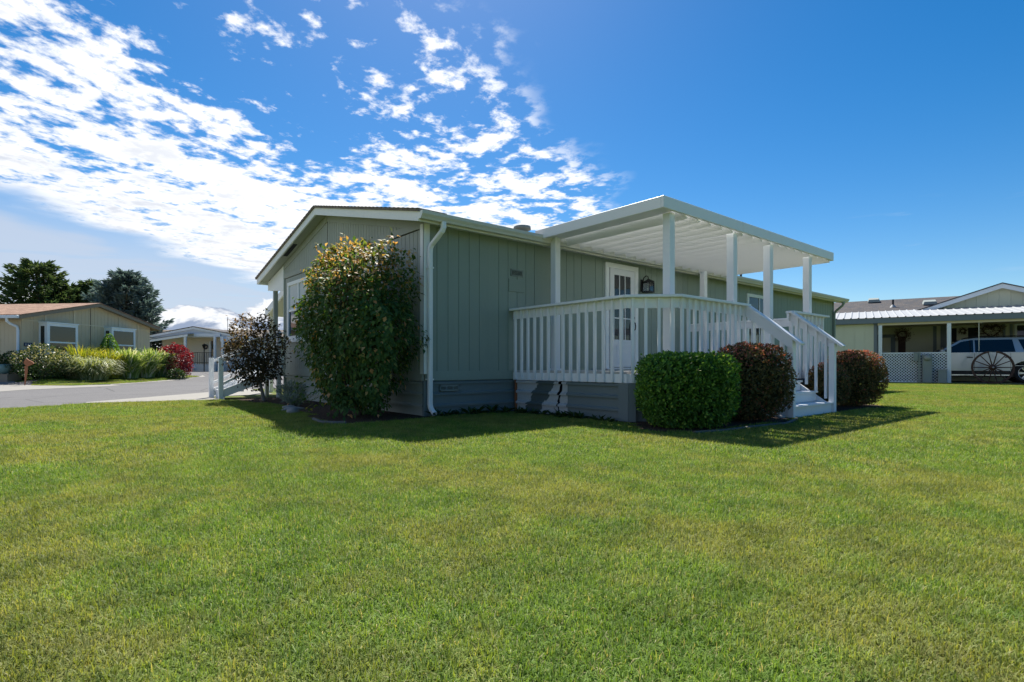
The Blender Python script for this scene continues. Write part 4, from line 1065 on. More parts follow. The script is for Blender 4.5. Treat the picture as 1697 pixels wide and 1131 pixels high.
def plum():
    t = thing('plum_leaf_shrub', 'small open dark bronze shrub on a pale trunk by the entry steps', 'shrub', (-.85, 5.5, 0))
    n = 4200; D = rand_unit(n); lm = lump(D, 21, 2.2, .34)
    depth = np.where(RS.uniform(0, 1, n) < .6, 1 - np.abs(RS.normal(0, .12, n)), RS.uniform(.3, 1, n)); o = RS.uniform(0, 1, n) < .09; depth[o] += RS.uniform(0, .22, o.sum())
    Q = D * (lm * depth)[:, None]
    c = np.array([-1.0, 5.55, 1.10]); P = c + Q * np.array([.62, .66, .74]); keep = (P[:, 0] < GX - .04) & (P[:, 2] > .25); P = P[keep]; D = D[keep]; m = len(P)
    T = unit(D * .6 + rand_unit(m) * .8 + np.array([0, 0, -.2])); N = unit(D * .5 + np.array([0, 0, 1.]) + rand_unit(m) * .6)
    L = RS.uniform(.05, .085, m); tone = RS.beta(2, 2.6, m) * .8; up = (P[:, 2] > 1.15) & (RS.uniform(0, 1, m) < .45); tone[up] = RS.uniform(.75, 1, up.sum())
    leaves('foliage', P, T, N, L, L * .62, tone, MAT['plum leaf'], t)
    MB().tube([(-.85, 5.50, -.03), (-.88, 5.52, .2), (-.95, 5.55, .5)], [.045, .038, .03], 8).build('trunk', MAT['pale bark'], t)
    stems((-.93, 5.54, .42), [(-1.0 + random.uniform(-.45, .45), 5.55 + random.uniform(-.5, .5), random.uniform(.9, 1.6)) for _ in range(8)], .018, MAT['bark'], t)
plum()
def silver(c, h, r, name, label, cat, mat, n=900):
    t = thing(name, label, cat, (c[0], c[1], 0))
    th = RS.uniform(0, 2 * np.pi, n); rr = np.sqrt(RS.uniform(0, 1, n)); u = RS.uniform(.15, 1, n)
    dirv = np.stack([np.cos(th) * rr * r, np.sin(th) * rr * r, h * (1 - .35 * rr ** 2)], 1)
    P = np.array([c[0], c[1], 0]) + dirv * u[:, None] + RS.normal(0, .015, (n, 3)); P[:, 2] = np.maximum(P[:, 2], .01)
    T = unit(dirv + rand_unit(n) * .25); N = rand_unit(n); L = RS.uniform(.05, .09, n)
    leaves('foliage', P, T, N, L, L * .22, RS.uniform(0, 1, n), MAT[mat], t)
    stems((c[0], c[1], 0), [(c[0] + random.uniform(-r, r) * .7, c[1] + random.uniform(-r, r) * .7, h * .7) for _ in range(5)], .006, MAT['bark'], t)
silver((-.80, 3.85), .46, .33, 'silver_sagebrush', 'pale silver grey feathery plant between the two shrubs', 'plant', 'silver leaf', 1800)
silver((-.95, 3.25), .28, .26, 'silver_sagebrush', 'low silver grey feathery plant at the edge of the mulch bed', 'plant', 'silver leaf', 900)
# weeds along the skirting: broad leaved rosettes, each its own plant
def weed_mesh(seed, big=True):
    rs = np.random.RandomState(seed); n = 15; P = []; T = []; N = []
    az = rs.uniform(0, 2 * np.pi, n); el = rs.uniform(.35, 1.25, n)
    T = np.stack([np.cos(az) * np.cos(el), np.sin(az) * np.cos(el), np.sin(el)], 1); P = np.zeros((n, 3)) + T * rs.uniform(.0, .03, (n, 1)); N = np.stack([-np.cos(az) * np.sin(el), -np.sin(az) * np.sin(el), np.cos(el)], 1)
    L = rs.uniform(.10, .20, n); W = L * .28
    S = unit(np.cross(T, N)); U = np.cross(S, T)
    V = np.stack([P, P + T * L[:, None] * .5 + S * W[:, None] * .5, P + T * L[:, None] - U * L[:, None] * .35, P + T * L[:, None] * .5 - S * W[:, None] * .5], 1).reshape(-1, 3); k = np.arange(n) * 4
    return np_mesh('weed', V, np.concatenate([np.stack([k, k + 2, k + 1], 1), np.stack([k, k + 3, k + 2], 1)]), MAT['weed leaf'], np.repeat(rs.uniform(0, 1, n), 4))
wm = [weed_mesh(s) for s in range(5)]
spots = [(GX + .12, -.14), (.1, -.2), (.45, -.15), (.8, -.14), (1.05, -.2), (1.25, -.3)] + [(1.50 - random.uniform(0, .10), -.45 - i * .17) for i in range(12)] + [(.25, -.12), (.62, -.17), (1.4, -.18)]
for i, (x, y) in enumerate(spots):
    s = random.uniform(.55, 1.15)
    o = link('weed', wm[i % 5], None, Matrix.Translation((x, y, .01)) @ Matrix.Rotation(random.uniform(0, 6.28), 4, 'Z') @ Matrix.Scale(s, 4))
    put(o, 'low dark green weed growing at the foot of the skirting', 'weed', 'weeds along the skirting')
# stones and edging of the beds
def rock(c, r, label, seed):
    bm = bmesh.new(); bmesh.ops.create_icosphere(bm, subdivisions=2, radius=1)
    for v in bm.verts:
        k = 1 + .22 * mnoise.noise(v.co * 1.3 + Vector((seed, 0, 0))); v.co = Vector((v.co.x * r[0], v.co.y * r[1], v.co.z * r[2])) * k
    me = bpy.data.meshes.new('stone'); bm.to_mesh(me); bm.free(); me.materials.append(MAT['stone']); me.polygons.foreach_set('use_smooth', [True] * len(me.polygons))
    put(link('stone', me, None, Matrix.Translation((c[0], c[1], r[2] * .45))), label, 'stone')
rock((-1.40, 1.95), (.11, .085, .07), 'rounded pale stone at the edge of the mulch bed', 1)
rock((-1.22, 2.5), (.20, .09, .05), 'long flat stone lying behind the rounded pale stone', 2)
rock((-1.12, 3.0), (.13, .09, .045), 'flat grey stone in front of the low silver plant', 3)
rock((3.86, -3.55), (.10, .07, .04), 'small stone beside the left post of the deck steps', 4)
ed = MB(); pts = [(-1.42, -.20), (-1.56, -.10), (-1.64, .10), (-1.60, .35), (-1.56, .6)]
ed.tube([(p[0], p[1], .015) for p in pts], .028, 8); put(ed.build('bed_edging', MAT['edging']), 'curved concrete edging at the front of the mulch bed', 'edging')
ed = MB(); pts = [(1.2, -3.76), (1.7, -3.88), (2.3, -3.90), (3.0, -3.99), (3.7, -3.84), (3.96, -3.74)]
ed.tube([(p[0], p[1], .012) for p in pts], .022, 8); put(ed.build('bed_edging', MAT['edging']), 'thin grey edging in front of the clipped bushes', 'edging')

# ================================================================ left side: tan house, grey house, plants, trees
def frame_at(lat, d, lat2, d2):
    """world matrix whose +x runs from the first point to the second (camera lateral / depth metres)"""
    a = Wp(lat, d); b = Wp(lat2, d2); t = (b - a).normalized(); return a, math.atan2(t.y, t.x)
def uvroof(o, ax=0):
    uvl = o.data.uv_layers.new(name='UVMap')
    for p in o.data.polygons:
        for li in p.loop_indices:
            v = o.data.vertices[o.data.loops[li].vertex_index].co; uvl.data[li].uv = (v.x, v.y) if ax == 0 else (v.y, v.x)
    return o
def lbox(name, a, b, mat, par, bevel=0): return MB().box(a, b).build(name, MAT[mat], par, True, bevel)
# local frame of the tan house: x along the gable wall (away from the camera), y into the house (left), z up
TL = 7.34
o0, ang = frame_at(-21.25, 23.75, -20.5, 31.05)
tan = thing('tan_house', 'tan mobile home with white bay windows and brown shingle roof across the road', 'house', o0, ang)
TE = 2.80; TS = .232; TR = TL / 2
def tu(x): return TE + TS * (min(x, TL - x) + .3)
DEEP = 14.0
# gable wall sheets with battens
edges = [0, .55, 1.1, 2.55, 3.67, 4.5, 5.2, 6.45, TL]
for a, b in zip(edges[:-1], edges[1:]):
    mb = MB(); mid = TR if a < TR < b else None
    pr = grooved(a + .004, b - .004, .2, a + .2, .006, .010); vs = []
    for u, v in pr: vs += [(u, v, .3), (u, v, 2.74)]
    n = len(pr); mb._add(vs, [(2 * i, 2 * i + 1, 2 * i + 3, 2 * i + 2) for i in range(n - 1)]); mb.build('siding_panel', MAT['tan siding'], tan, True)
    mb = MB(); pr = grooved(a + .004, b - .004, .2, a + .2, .006, .010)
    if mid: pr = sorted(pr + [(TR, 0)])
    vs = []
    for u, v in pr: vs += [(u, v, 2.79), (u, v, tu(u) + .06)]
    n = len(pr); mb._add(vs, [(2 * i, 2 * i + 1, 2 * i + 3, 2 * i + 2) for i in range(n - 1)]); mb.build('gable_panel', MAT['tan siding'], tan, True)
lbox('belt_board', (0, -.02, 2.74), (TL, .02, 2.79), 'tan trim', tan)
for u in (1.1, 2.55, 5.2, 6.45): lbox('batten', (u - .05, -.025, 2.79), (u + .05, -.002, tu(u) - .02), 'tan trim', tan)
for u in (3.45,): lbox('batten', (u - .015, -.02, .3), (u + .015, -.002, tu(u) - .02), 'brown fascia', tan)
lbox('base_board', (0, -.015, 0), (TL, .02, .3), 'brown fascia', tan)
# long wall facing the camera side (x = 0 plane)
for k in range(int(DEEP / 1.22)):
    a = k * 1.22; pr = grooved(a + .004, a + 1.216, .2, a + .2, .006, .010); mb = MB()
    mb.sheet([(v, u, .3) for u, v in pr], (0, 0, 2.6)); mb.build('siding_panel', MAT['tan siding'], tan, True)
lbox('base_board', (-.012, 0, 0), (.02, DEEP, .3), 'brown fascia', tan)
lbox('rear_wall', (TL - .03, .02, 0), (TL, DEEP, 2.9), 'tan siding', tan); lbox('rear_wall', (.03, DEEP - .03, 0), (TL - .03, DEEP, 2.9), 'tan siding', tan)
for (xa, xb) in ((-.35, TR), (TR, TL + .35)):
    z = lambda u: TE + TS * (min(u, TL - u) + .3) + .14
    uvroof(MB().prism([(xa, -.36, z(xa)), (xb, -.36, z(xb)), (xb, -.36, z(xb) + .04), (xa, -.36, z(xa) + .04)], (0, DEEP + .7, 0)).build('roof', MAT['shingle tan'], tan, True), 1)
    MB().prism([(xa, -.33, z(xa) - .15), (xb, -.33, z(xb) - .15), (xb, -.33, z(xb) - .001), (xa, -.33, z(xa) - .001)], (0, .03, 0)).build('fascia', MAT['brown fascia'], tan, True)
    MB().prism([(xa, -.299, z(xa) - .1), (xb, -.299, z(xb) - .1), (xb, -.299, z(xb) - .09), (xa, -.299, z(xa) - .09)], (0, .296, 0)).build('soffit', MAT['brown fascia'], tan, True)
for xa in (-.35, TL + .31): lbox('fascia', (xa, -.29, TE - .04), (xa + .04, DEEP, TE + .12), 'brown fascia', tan)
lbox('gutter', (-.47, -.3, TE + .0), (-.352, DEEP, TE + .12), 'window white', tan, .01)
tds = MB(); tds.tube([(-.40, .25, TE), (-.40, .25, TE - .12), (-.30, .22, TE - .22), (-.08, .12, TE - .34), (-.06, .10, TE - .5), (-.06, .10, .2), (-.12, .12, .08)], .055, 8); tds.build('downspout', MAT['window white'], tan, True)
lbox('soffit', (-.31, 0, TE + .03), (-.001, DEEP, TE + .045), 'brown fascia', tan)
# box bay windows: near side pane faces the camera, wide pane faces the road
def bay(x0, x1, z0, z1):
    dpt = .42; w = lbox('bay_window', (x0 + .02, -dpt + .02, z0 + .05), (x1 - .02, -.005, z1 - .05), 'dark interior', tan)
    f = .13
    for (a, b) in (((x0, -dpt, z0), (x0 + f, -dpt + .06, z1)), ((x1 - f, -dpt, z0), (x1, -dpt + .06, z1)), ((x0 + f, -dpt, z1 - f), (x1 - f, -dpt + .06, z1)), ((x0 + f, -dpt, z0), (x1 - f, -dpt + .06, z0 + f)),
                   ((x0 - .002, -dpt + .061, z0), (x0 + .05, -dpt + .13, z1)), ((x0 - .002, -.09, z0), (x0 + .05, -.003, z1)), ((x0 - .002, -dpt + .131, z1 - .14), (x0 + .05, -.091, z1)), ((x0 - .002, -dpt + .131, z0), (x0 + .05, -.091, z0 + .1))):
        lbox('frame', a, b, 'window white', w)
    lbox('mid_rail', (x0 + f, -dpt + .005, z0 + .50), (x1 - f, -dpt + .05, z0 + .57), 'window white', w)
    lbox('pane', (x0 + f, -dpt + .012, z0 + f), (x1 - f, -dpt + .018, z1 - f), 'window glass', w)
    lbox('pane', (x0 + .008, -dpt + .13, z0 + .1), (x0 + .014, -.09, z1 - .14), 'window glass', w)
    lbox('curtain', (x0 + .016, -dpt + .14, z0 + .1), (x0 + .019, -dpt + .2, z1 - .14), 'curtain', w)
    lbox('top_board', (x0 - .03, -dpt - .03, z1 + .001), (x1 + .03, -.003, z1 + .05), 'window white', w); lbox('sill', (x0 - .03, -dpt - .03, z0 - .05), (x1 + .03, -.003, z0 - .001), 'window white', w)
bay(.78, 2.33, 1.30, 2.69); bay(4.25, 5.80, 1.30, 2.69)
lbox('number_plaque', (.10, -.03, 1.62), (.46, -.012, 1.78), 'plaque blue', tan)
for k in range(3): lbox('numeral', (.15 + k * .10, -.034, 1.66), (.195 + k * .10, -.0305, 1.74), 'curtain', tan)
lbox('side_door', (-.02, .9, .05), (-.002, 1.85, .62), 'terracotta', tan) if False else None
def loc(par, p): return WM[par] @ Vector(p)
# sun ornament on the long wall
so = thing('sun_ornament', 'red enamel sun face with wavy wire rays on the tan wall', 'ornament', loc(tan, (-.03, 1.50, 1.62)), ang)
MB().lathe([(0, .06), (.09, .055), (.14, .035), (.155, 0), (0, 0)], (0, 0, 0), (-1, 0, 0), 24).build('face', MAT['red enamel'], so, True)
for k in range(14):
    a = 2 * math.pi * k / 14; L = .50 if k % 2 else .60; pts = []
    for q in range(6):
        r = .15 + (L - .15) * q / 5; aa = a + .10 * math.sin(q * 2.2); pts.append((-.02, r * math.cos(aa), r * math.sin(aa)))
    MB().tube(pts, [.014, .014, .012, .010, .008, .005], 6).build('ray', MAT['rust'], so, True)
pt = thing('flower_planter', 'teal planter with dark foliage against the tan wall at the left edge', 'planter', Wp(-21.0, 22.9), ang)
MB().lathe([(.0, .02), (.20, .02), (.27, .25), (.30, .42), (.27, .42), (.25, .36), (0, .36)], (0, .3, .42), n=20).build('pot', MAT['teal pot'], pt, True)
MB().box((-.30, -.25, .0), (.30, .85, .42)).build('stand', MAT['brown fascia'], pt, True)
pc = WM[pt] @ Vector((0, .3, .95)); n = 420; D = rand_unit(n); P = np.array(pc) + D * RS.uniform(.1, .42, (n, 1)) * np.array([1, 1, .7]); leaves('foliage', P, unit(D + rand_unit(n) * .5), rand_unit(n), RS.uniform(.08, .14, n), .05, RS.uniform(0, .7, n), MAT['weed leaf'], pt)
# rusty bird ornament on a post
bc = gnd(43, 639.5); bird = thing('bird_ornament', 'rusty sheet metal bird on a bent stake in the flower bed', 'ornament', bc, cam.rotation_euler[2])
MB().prism([(-.05, 0, .82), (-.10, 0, .88), (-.05, 0, 1.0), (.0, 0, .99), (.02, 0, 1.06), (.09, 0, 1.00), (.24, 0, .93), (.30, 0, .86), (.18, 0, .80), (.08, 0, .76), (.0, 0, .77)], (0, .03, 0)).build('body', MAT['terracotta'], bird, True)
MB().prism([(-.06, 0, .76), (.06, 0, .76), (.05, 0, .55), (.00, 0, .25), (-.05, 0, .0), (-.065, 0, .0), (-.05, 0, .4)], (0, .025, 0)).build('stake', MAT['terracotta'], bird, True)
# ---------------------------------------------------------------- plants in front of the tan house
def fountain(name, label, c, n, h, r, mat, w=.014, droop=1.0, tone=(0, 1), group=None):
    t = thing(name, label, 'ornamental grass', (c.x, c.y, hgt(c.x, c.y)), 0, group)
    az = RS.uniform(0, 2 * np.pi, n); L = h * RS.uniform(.35, 1.22, n); out = r * np.sqrt(RS.uniform(.03, 1, n)) * (.75 + .35 * RS.uniform(0, 1, n)); tn = RS.uniform(tone[0], tone[1], n)
    segs = 5; V = []; base = np.stack([np.cos(az), np.sin(az)], 1) * (np.sqrt(RS.uniform(0, 1, n)) * .55 * r)[:, None]
    dv = np.stack([np.cos(az + RS.normal(0, .35, n)), np.sin(az + RS.normal(0, .35, n))], 1); sv = np.stack([-dv[:, 1], dv[:, 0]], 1)
    for k in range(segs + 1):
        u = k / segs; hor = out * (u ** 1.5); z = L * (u * 1.25 - droop * .52 * u ** 3 * (.6 + out / r * .6)); wd = w * (1 - u) ** .6 + .001
        for s in (-1, 1): V.append(np.concatenate([base + dv * hor[:, None] + sv * (s * wd), np.maximum(z, .01)[:, None]], 1))
    V = np.stack(V, 1).reshape(-1, 3); m = 2 * (segs + 1); b = np.arange(n) * m
    Fq = np.concatenate([np.stack([b + 2 * k, b + 2 * k + 1, b + 2 * k + 3, b + 2 * k + 2], 1) for k in range(segs)])
    inv = WM[t].inverted(); V = V; link('blades', np_mesh('blades', V, Fq, MAT[mat], np.repeat(tn, m)), t, WM[t])
    # seed heads / stalks bundle at the base
    MB().lathe([(.0, .30), (r * .16, .22), (r * .24, 0)], (c.x, c.y, hgt(c.x, c.y)), n=12).build('crown', MAT['dark interior'] if False else MAT['bark'], t)
def spot(px, d): return Wp((px - 848.5) / FPX * d, d)
fountain('fountain_grass', 'arching green and white fountain grass in front of the left bay window', spot(119, 24.5), 1500, 1.33, 1.05, 'fountain grass leaf', .018, 1.35, (.1, 1))
fountain('fountain_grass', 'arching grass clump filling the middle of the tan house bed', spot(154, 24.3), 1300, 1.25, .95, 'fountain grass leaf', .018, 1.35, (.15, 1))
fountain('golden_grass', 'yellow green feathery grass rising behind the fountain grass', spot(136, 25.3), 900, 1.50, .95, 'yellow grass leaf', .018, .8)
fountain('golden_grass', 'bright golden grass clump beside the striped reeds', spot(180, 25.9), 900, 1.38, .85, 'yellow grass leaf', .018, .9)
fountain('striped_reed', 'tall striped reed clump with pale leaf tips, left one', spot(212, 26.6), 900, 1.50, .75, 'reed leaf', .032, .95, (.3, 1))
fountain('striped_reed', 'tall striped reed clump with pale leaf tips, middle one', spot(239, 27.8), 900, 1.55, .80, 'reed leaf', .034, .95, (.3, 1))
fountain('striped_reed', 'tall striped reed clump with pale leaf tips, next to the red shrub', spot(263, 29.1), 900, 1.50, .85, 'reed leaf', .034, 1.0, (.3, 1))
def bushy(name, label, cat, c, R3, zc, n, ls, mat, seed, amp=.22, tonefn=None, cone=False, zb=.05, aspect=.6):
    gz = hgt(c.x, c.y); t = thing(name, label, cat, (c.x, c.y, gz))
    D = rand_unit(n); lm = lump(D, seed, 2.2, amp); depth = np.where(RS.uniform(0, 1, n) < .7, 1 - np.abs(RS.normal(0, .08, n)), RS.uniform(.4, 1, n))
    Q = D * (lm * depth)[:, None] * np.array(R3)
    if cone:
        u = RS.uniform(0, 1, n) ** .6; th = RS.uniform(0, 2 * np.pi, n); rr = (1 - .94 * (1 - u)) * RS.uniform(.75, 1.03, n)
        Q = np.stack([np.cos(th) * rr * R3[0], np.sin(th) * rr * R3[1], (1 - 2 * u) * R3[2]], 1); D = unit(np.stack([np.cos(th), np.sin(th), np.full(n, .4)], 1))
    P = np.array([c.x, c.y, gz + zc]) + Q; k = P[:, 2] > gz + zb; P = P[k]; D = D[k]; m = len(P)
    tone = RS.beta(2, 2.5, m) if tonefn is None else tonefn(P, D, m)
    L = ls * RS.uniform(.7, 1.3, m)
    leaves('foliage', P, unit(D + rand_unit(m) * .8), unit(D + rand_unit(m) * .7), L, L * aspect, tone, MAT[mat], t)
    stems((c.x, c.y, gz), [(c.x + random.uniform(-.6, .6) * R3[0], c.y + random.uniform(-.6, .6) * R3[1], gz + zc + random.uniform(-.2, .3) * R3[2]) for _ in range(5)], .03, MAT['bark'], t)
bushy('flowering_shrub', 'dark green rounded shrub with cream flower tufts beside the rusty bird', 'shrub', spot(72, 23.3), (1.0, .85, .75), .72, 3800, .085, 'bright shrub leaf', 31,
      tonefn=lambda P, D, m: np.where((P[:, 2] > .85) & (RS.uniform(0, 1, m) < .42), RS.uniform(.88, 1, m), RS.uniform(0, .7, m)))
bushy('low_dark_shrub', 'low dark green shrub at the tan house corner', 'shrub', spot(38, 23.6), (.75, .7, .62), .60, 2200, .085, 'weed leaf', 33)
bushy('cone_evergreen', 'pointed green evergreen between the bay windows', 'shrub', spot(181, 27.4), (1.1, 1.0, 1.1), 1.1, 5200, .07, 'boxwood leaf', 35, cone=True)
bushy('red_barberry', 'bright red leafed shrub at the corner of the grey house', 'shrub', Wp(-18.2, 29.6), (.80, .80, .90), .85, 6500, .085, 'red leaf', 37, .30)
bushy('dark_groundcover', 'small dark plant at the end of the reed bed', 'plant', spot(291, 28.4), (.45, .4, .32), .22, 700, .09, 'weed leaf', 38)

# ---------------------------------------------------------------- grey blue house
gz = .33; gD = 40.0
gA = Wp((246 - 848.5) / FPX * gD, gD, gz); grey = thing('grey_house', 'grey blue mobile home with covered porch at the end of the road', 'house', gA, math.atan2(RT.y, RT.x))
S_ = gD / FPX                                      # metres per photo pixel at that distance
def gx(px): return (px - 246) * S_
def gzz(py): return CAM.z + (606 - py) * S_ - gz
GWX = gx(420)
# front wall with lap siding: every course a part
z = .0; k = 0
while z < 2.55:
    lap = MB().prism([(0, 1.6, z), (0, 1.58, z), (0, 1.60 - .001, z + .20), (0, 1.62, z + .20)], (GWX, 0, 0)); lap.build('siding_course', MAT['beige lap'], grey, True); z += .20
lbox('end_wall', (0, 1.62, 0), (.1, 9, 2.6), 'grey blue siding', grey); lbox('end_wall', (GWX - .1, 1.62, 0), (GWX, 9, 2.6), 'grey blue siding', grey); lbox('rear_wall', (0, 9, 0), (GWX, 9.1, 2.6), 'grey blue siding', grey)
ap = gx(317); az_ = gzz(541.7); lz = gzz(556.5); xl, xr = gx(246) - .3, GWX
MB().prism([(xl, .35, lz - .12), (ap, .35, az_ - .12), (2 * ap - xl, .35, lz - .12)], (0, .1, 0)).build('gable_panel', MAT['grey blue siding'], grey, True)
for (xa, za, xb, zb) in ((xl, lz, ap, az_), (ap, az_, 2 * ap - xl, lz)):
    MB().prism([(xa, .25, za - .16), (xb, .25, zb - .16), (xb, .25, zb), (xa, .25, za)], (0, .06, 0)).build('fascia', MAT['grey blue trim'], grey, True)
    uvroof(MB().prism([(xa, .2, za + .001), (xb, .2, zb + .001), (xb, .2, zb + .05), (xa, .2, za + .05)], (0, 4.2, 0)).build('roof', MAT['shingle grey'], grey, True))
zr = gzz(545.2) + .25
MB().prism([(xl - 2, 1.2, 2.62), (xl - 2, 5.2, zr), (xl - 2, 9.4, 2.62)], (GWX - xl + 6, 0, 0)).build('roof', MAT['shingle brown'], grey, True); uvroof(grey.children[-1])
lbox('porch_beam', (gx(318.5), .20, gzz(558)), (gx(362), .34, gzz(552.8)), 'grey blue trim', grey); lbox('porch_beam', (gx(362), .22, gzz(566)), (GWX, .34, gzz(558.2)), 'grey blue trim', grey)
MB().prism([(gx(254), -.6, gzz(568)), (gx(318.5), -.6, gzz(558.5)), (gx(318.5), -.6, gzz(555)), (gx(254), -.6, gzz(564.5))], (0, .06, 0)).build('awning_fascia', MAT['grey blue trim'], grey, True)
MB().prism([(gx(250), -.55, gzz(564)), (gx(318), -.55, gzz(554.8)), (gx(318), 1.5, gzz(552)), (gx(250), 1.5, gzz(556))], (0, 0, .05)).build('awning', MAT['metal roof'], grey, True)
for px in (313.5, 355, 368): lbox('porch_post', (gx(px) - .07, .02 if px > 320 else -.55, 0 if px < 320 else 0), (gx(px) + .07, .16 if px > 320 else -.41, gzz(558)), 'grey blue trim', grey)
lbox('porch_base', (gx(316), .0, 0), (gx(357), 1.5, gzz(604)), 'grey blue siding', grey)
dg = lbox('door', (gx(318), 1.50, gzz(603)), (gx(328), 1.56, gzz(566)), 'beige lap', grey); lbox('door_trim', (gx(328.05), 1.49, gzz(603)), (gx(330.5), 1.57, gzz(564)), 'grey blue trim', dg)
MB().lathe([(.12, 0), (.20, .05), (.12, .1), (.10, .05), (.12, 0)], (gx(322), 1.48, gzz(574)), (0, -1, 0), 16).build('wreath', MAT['wood dark'], dg, True)
lbox('window', (gx(332), 1.52, gzz(590)), (gx(336), 1.575, gzz(563.5)), 'window glass', grey)
lbox('window', (gx(361), .9, gzz(592)), (gx(366), .95, gzz(566.5)), 'window glass', grey); lbox('window', (gx(370), .9, gzz(590)), (gx(400), .95, gzz(566.5)), 'window glass', grey)
lbox('window_bay', (gx(357), .96, 0), (GWX, 1.55, gzz(560)), 'grey blue siding', grey)
lbox('mullion', (gx(370), .88, gzz(581)), (gx(400), .899, gzz(579)), 'window white', grey)
MB().tube([(gx(342), 3.0, 2.9), (gx(342), 3.0, gzz(520))], .02, 6).build('antenna', MAT['utility grey'], grey, True)
pi = thing('iron_railing', 'black iron porch railing in front of the grey house door', 'railing', WM[grey] @ Vector((gx(330), .05, gzz(604))), math.atan2(RT.y, RT.x))
def rl(a, b, w=.035): MB().bar(a, b, w, w).build('rail', MAT['black metal'], pi, True)
h0, h1 = 0.05, gzz(584.5) - gzz(604); xa, xb = gx(318) - gx(330), gx(353) - gx(330)
rl((xa, 0, h1), (xb, 0, h1)); rl((xa, 0, .12), (xb, 0, .12))
bm_ = MB().box((-.012, -.012, .0), (.012, .012, h1)).mesh('baluster', MAT['black metal'])
for i in range(13): link('baluster', bm_, pi, WM[pi] @ Matrix.Translation((xa + (xb - xa) * i / 12, 0, 0)))
lp = thing('lamp_post', 'slim black lantern post in front of the grey porch', 'lamp post', WM[grey] @ Vector((gx(342.8), -.35, 0)), 0)
MB().tube([(0, 0, 0), (0, 0, gzz(577.5))], .035, 8).build('pole', MAT['black metal'], lp, True)
MB().lathe([(.03, 0), (.09, .04), (.13, .20), (.15, .21), (.05, .30), (.0, .36)], (0, 0, gzz(577.5)), n=8).build('lamp_head', MAT['black metal'], lp, True)
lw = thing('patio_chair', 'white patio chair frame below the porch rail', 'chair', WM[grey] @ Vector((gx(322), -.45, 0)), math.atan2(RT.y, RT.x))
MB().tube([(-.22, 0, 0), (-.25, 0, .42), (-.22, .02, .52), (.0, .02, .50), (.05, .02, .3), (.10, 0, 0)], .022, 6).build('front_frame', MAT['window white'], lw, True); MB().box((-.2, .02, .22), (.06, .42, .25)).build('seat', MAT['window white'], lw, True); MB().tube([(-.2, .42, 0), (-.2, .46, .62), (.08, .46, .62), (.08, .42, 0)], .02, 6).build('rear_frame', MAT['window white'], lw, True)

# ---------------------------------------------------------------- trees behind the tan house
def conifer(name, label, c, H, R, mat, n_br, seed, spray=.34, zb=.6, top=.25, up=.15, rounded=.55, group=None, nsp=30):
    rs = random.Random(seed); gzl = hgt(c.x, c.y); t = thing(name, label, 'tree', (c.x, c.y, gzl), 0, group)
    MB().tube([(c.x, c.y, gzl - .1), (c.x + .1, c.y, gzl + H * .4), (c.x, c.y + .05, gzl + H * .98)], [.24, .16, .03], 9).build('trunk', MAT['bark'], t)
    P = []; T = []; tn = []; br = MB()
    for i in range(n_br):
        u = (i + rs.random()) / n_br; z = zb + (H * .985 - zb) * u; az = i * 2.39996 + rs.uniform(-.5, .5)
        prof = (1 - u) ** rounded * (1 if u > .08 else .8); L = max(.35, R * prof * rs.uniform(.70, 1.12))
        d = Vector((math.cos(az), math.sin(az), 0)); b = Vector((c.x, c.y, gzl + z)); tip = b + d * L + Vector((0, 0, L * (up + .35 * u)))
        mid = b.lerp(tip, .5) + Vector((0, 0, -.10 * L)); br.tube([b, mid, tip], [.05, .03, .012], 5, False)
        base_t = rs.uniform(.2, .65)
        for q in range(int(nsp * (.5 + L / R))):
            s = rs.uniform(.22, 1.0) ** .8; p = b.lerp(mid, s * 2) if s < .5 else mid.lerp(tip, s * 2 - 1)
            side = d.cross(Vector((0, 0, 1))) * rs.uniform(-1, 1); off = side * (.34 * L * (1.05 - s * .7)) + Vector((0, 0, rs.uniform(-.10, .16)))
            P.append(p + off); T.append((d * .8 + side * .9 + Vector((0, 0, rs.uniform(-.2, .55)))).normalized()); tn.append(min(1, max(0, base_t + rs.gauss(0, .16) + .15 * s)))
    for q in range(26):
        P.append(Vector((c.x + rs.gauss(0, .10), c.y + rs.gauss(0, .10), gzl + H * rs.uniform(.90, 1.0)))); T.append(Vector((rs.gauss(0, .4), rs.gauss(0, .4), 1)).normalized()); tn.append(rs.uniform(.3, .7))
    br.build('branches', MAT['bark'], t)
    P = np.array(P); T = np.array(T); m = len(P)
    # each spray is three crossed needle fans
    PP = np.concatenate([P] * 3); TT = np.concatenate([unit(T + rand_unit(m) * .45) for _ in range(3)]); L = spray * RS.uniform(.6, 1.25, 3 * m)
    leaves('foliage', PP, TT, rand_unit(3 * m), L, L * .30, np.tile(np.array(tn), 3), MAT[mat], t, .05)
conifer('pine_tree', 'broad dark green conifer rising behind the tan house', spot(62, 44), 8.55, 3.7, 'pine needle', 120, 3, .42, 1.2, rounded=.42, nsp=42)
conifer('pine_tree', 'shorter green conifer between the broad one and the blue spruce', spot(112, 46), 7.0, 3.3, 'pine needle', 100, 5, .42, 1.2, rounded=.40, nsp=42)
conifer('pine_tree', 'dark narrow conifer crowded against the blue spruce', spot(152, 47), 7.55, 2.3, 'pine needle', 90, 8, .40, 1.2, rounded=.45, nsp=38)
conifer('blue_spruce', 'silvery blue spruce tree behind the right end of the tan house', spot(208, 42), 7.45, 3.35, 'spruce needle', 150, 12, .40, .8, up=.28, rounded=.50, nsp=46)
conifer('pine_tree', 'low dark conifer at the far left behind the tan roof', spot(10, 46), 5.3, 2.0, 'pine needle', 60, 15, .40, 1.0, nsp=36)

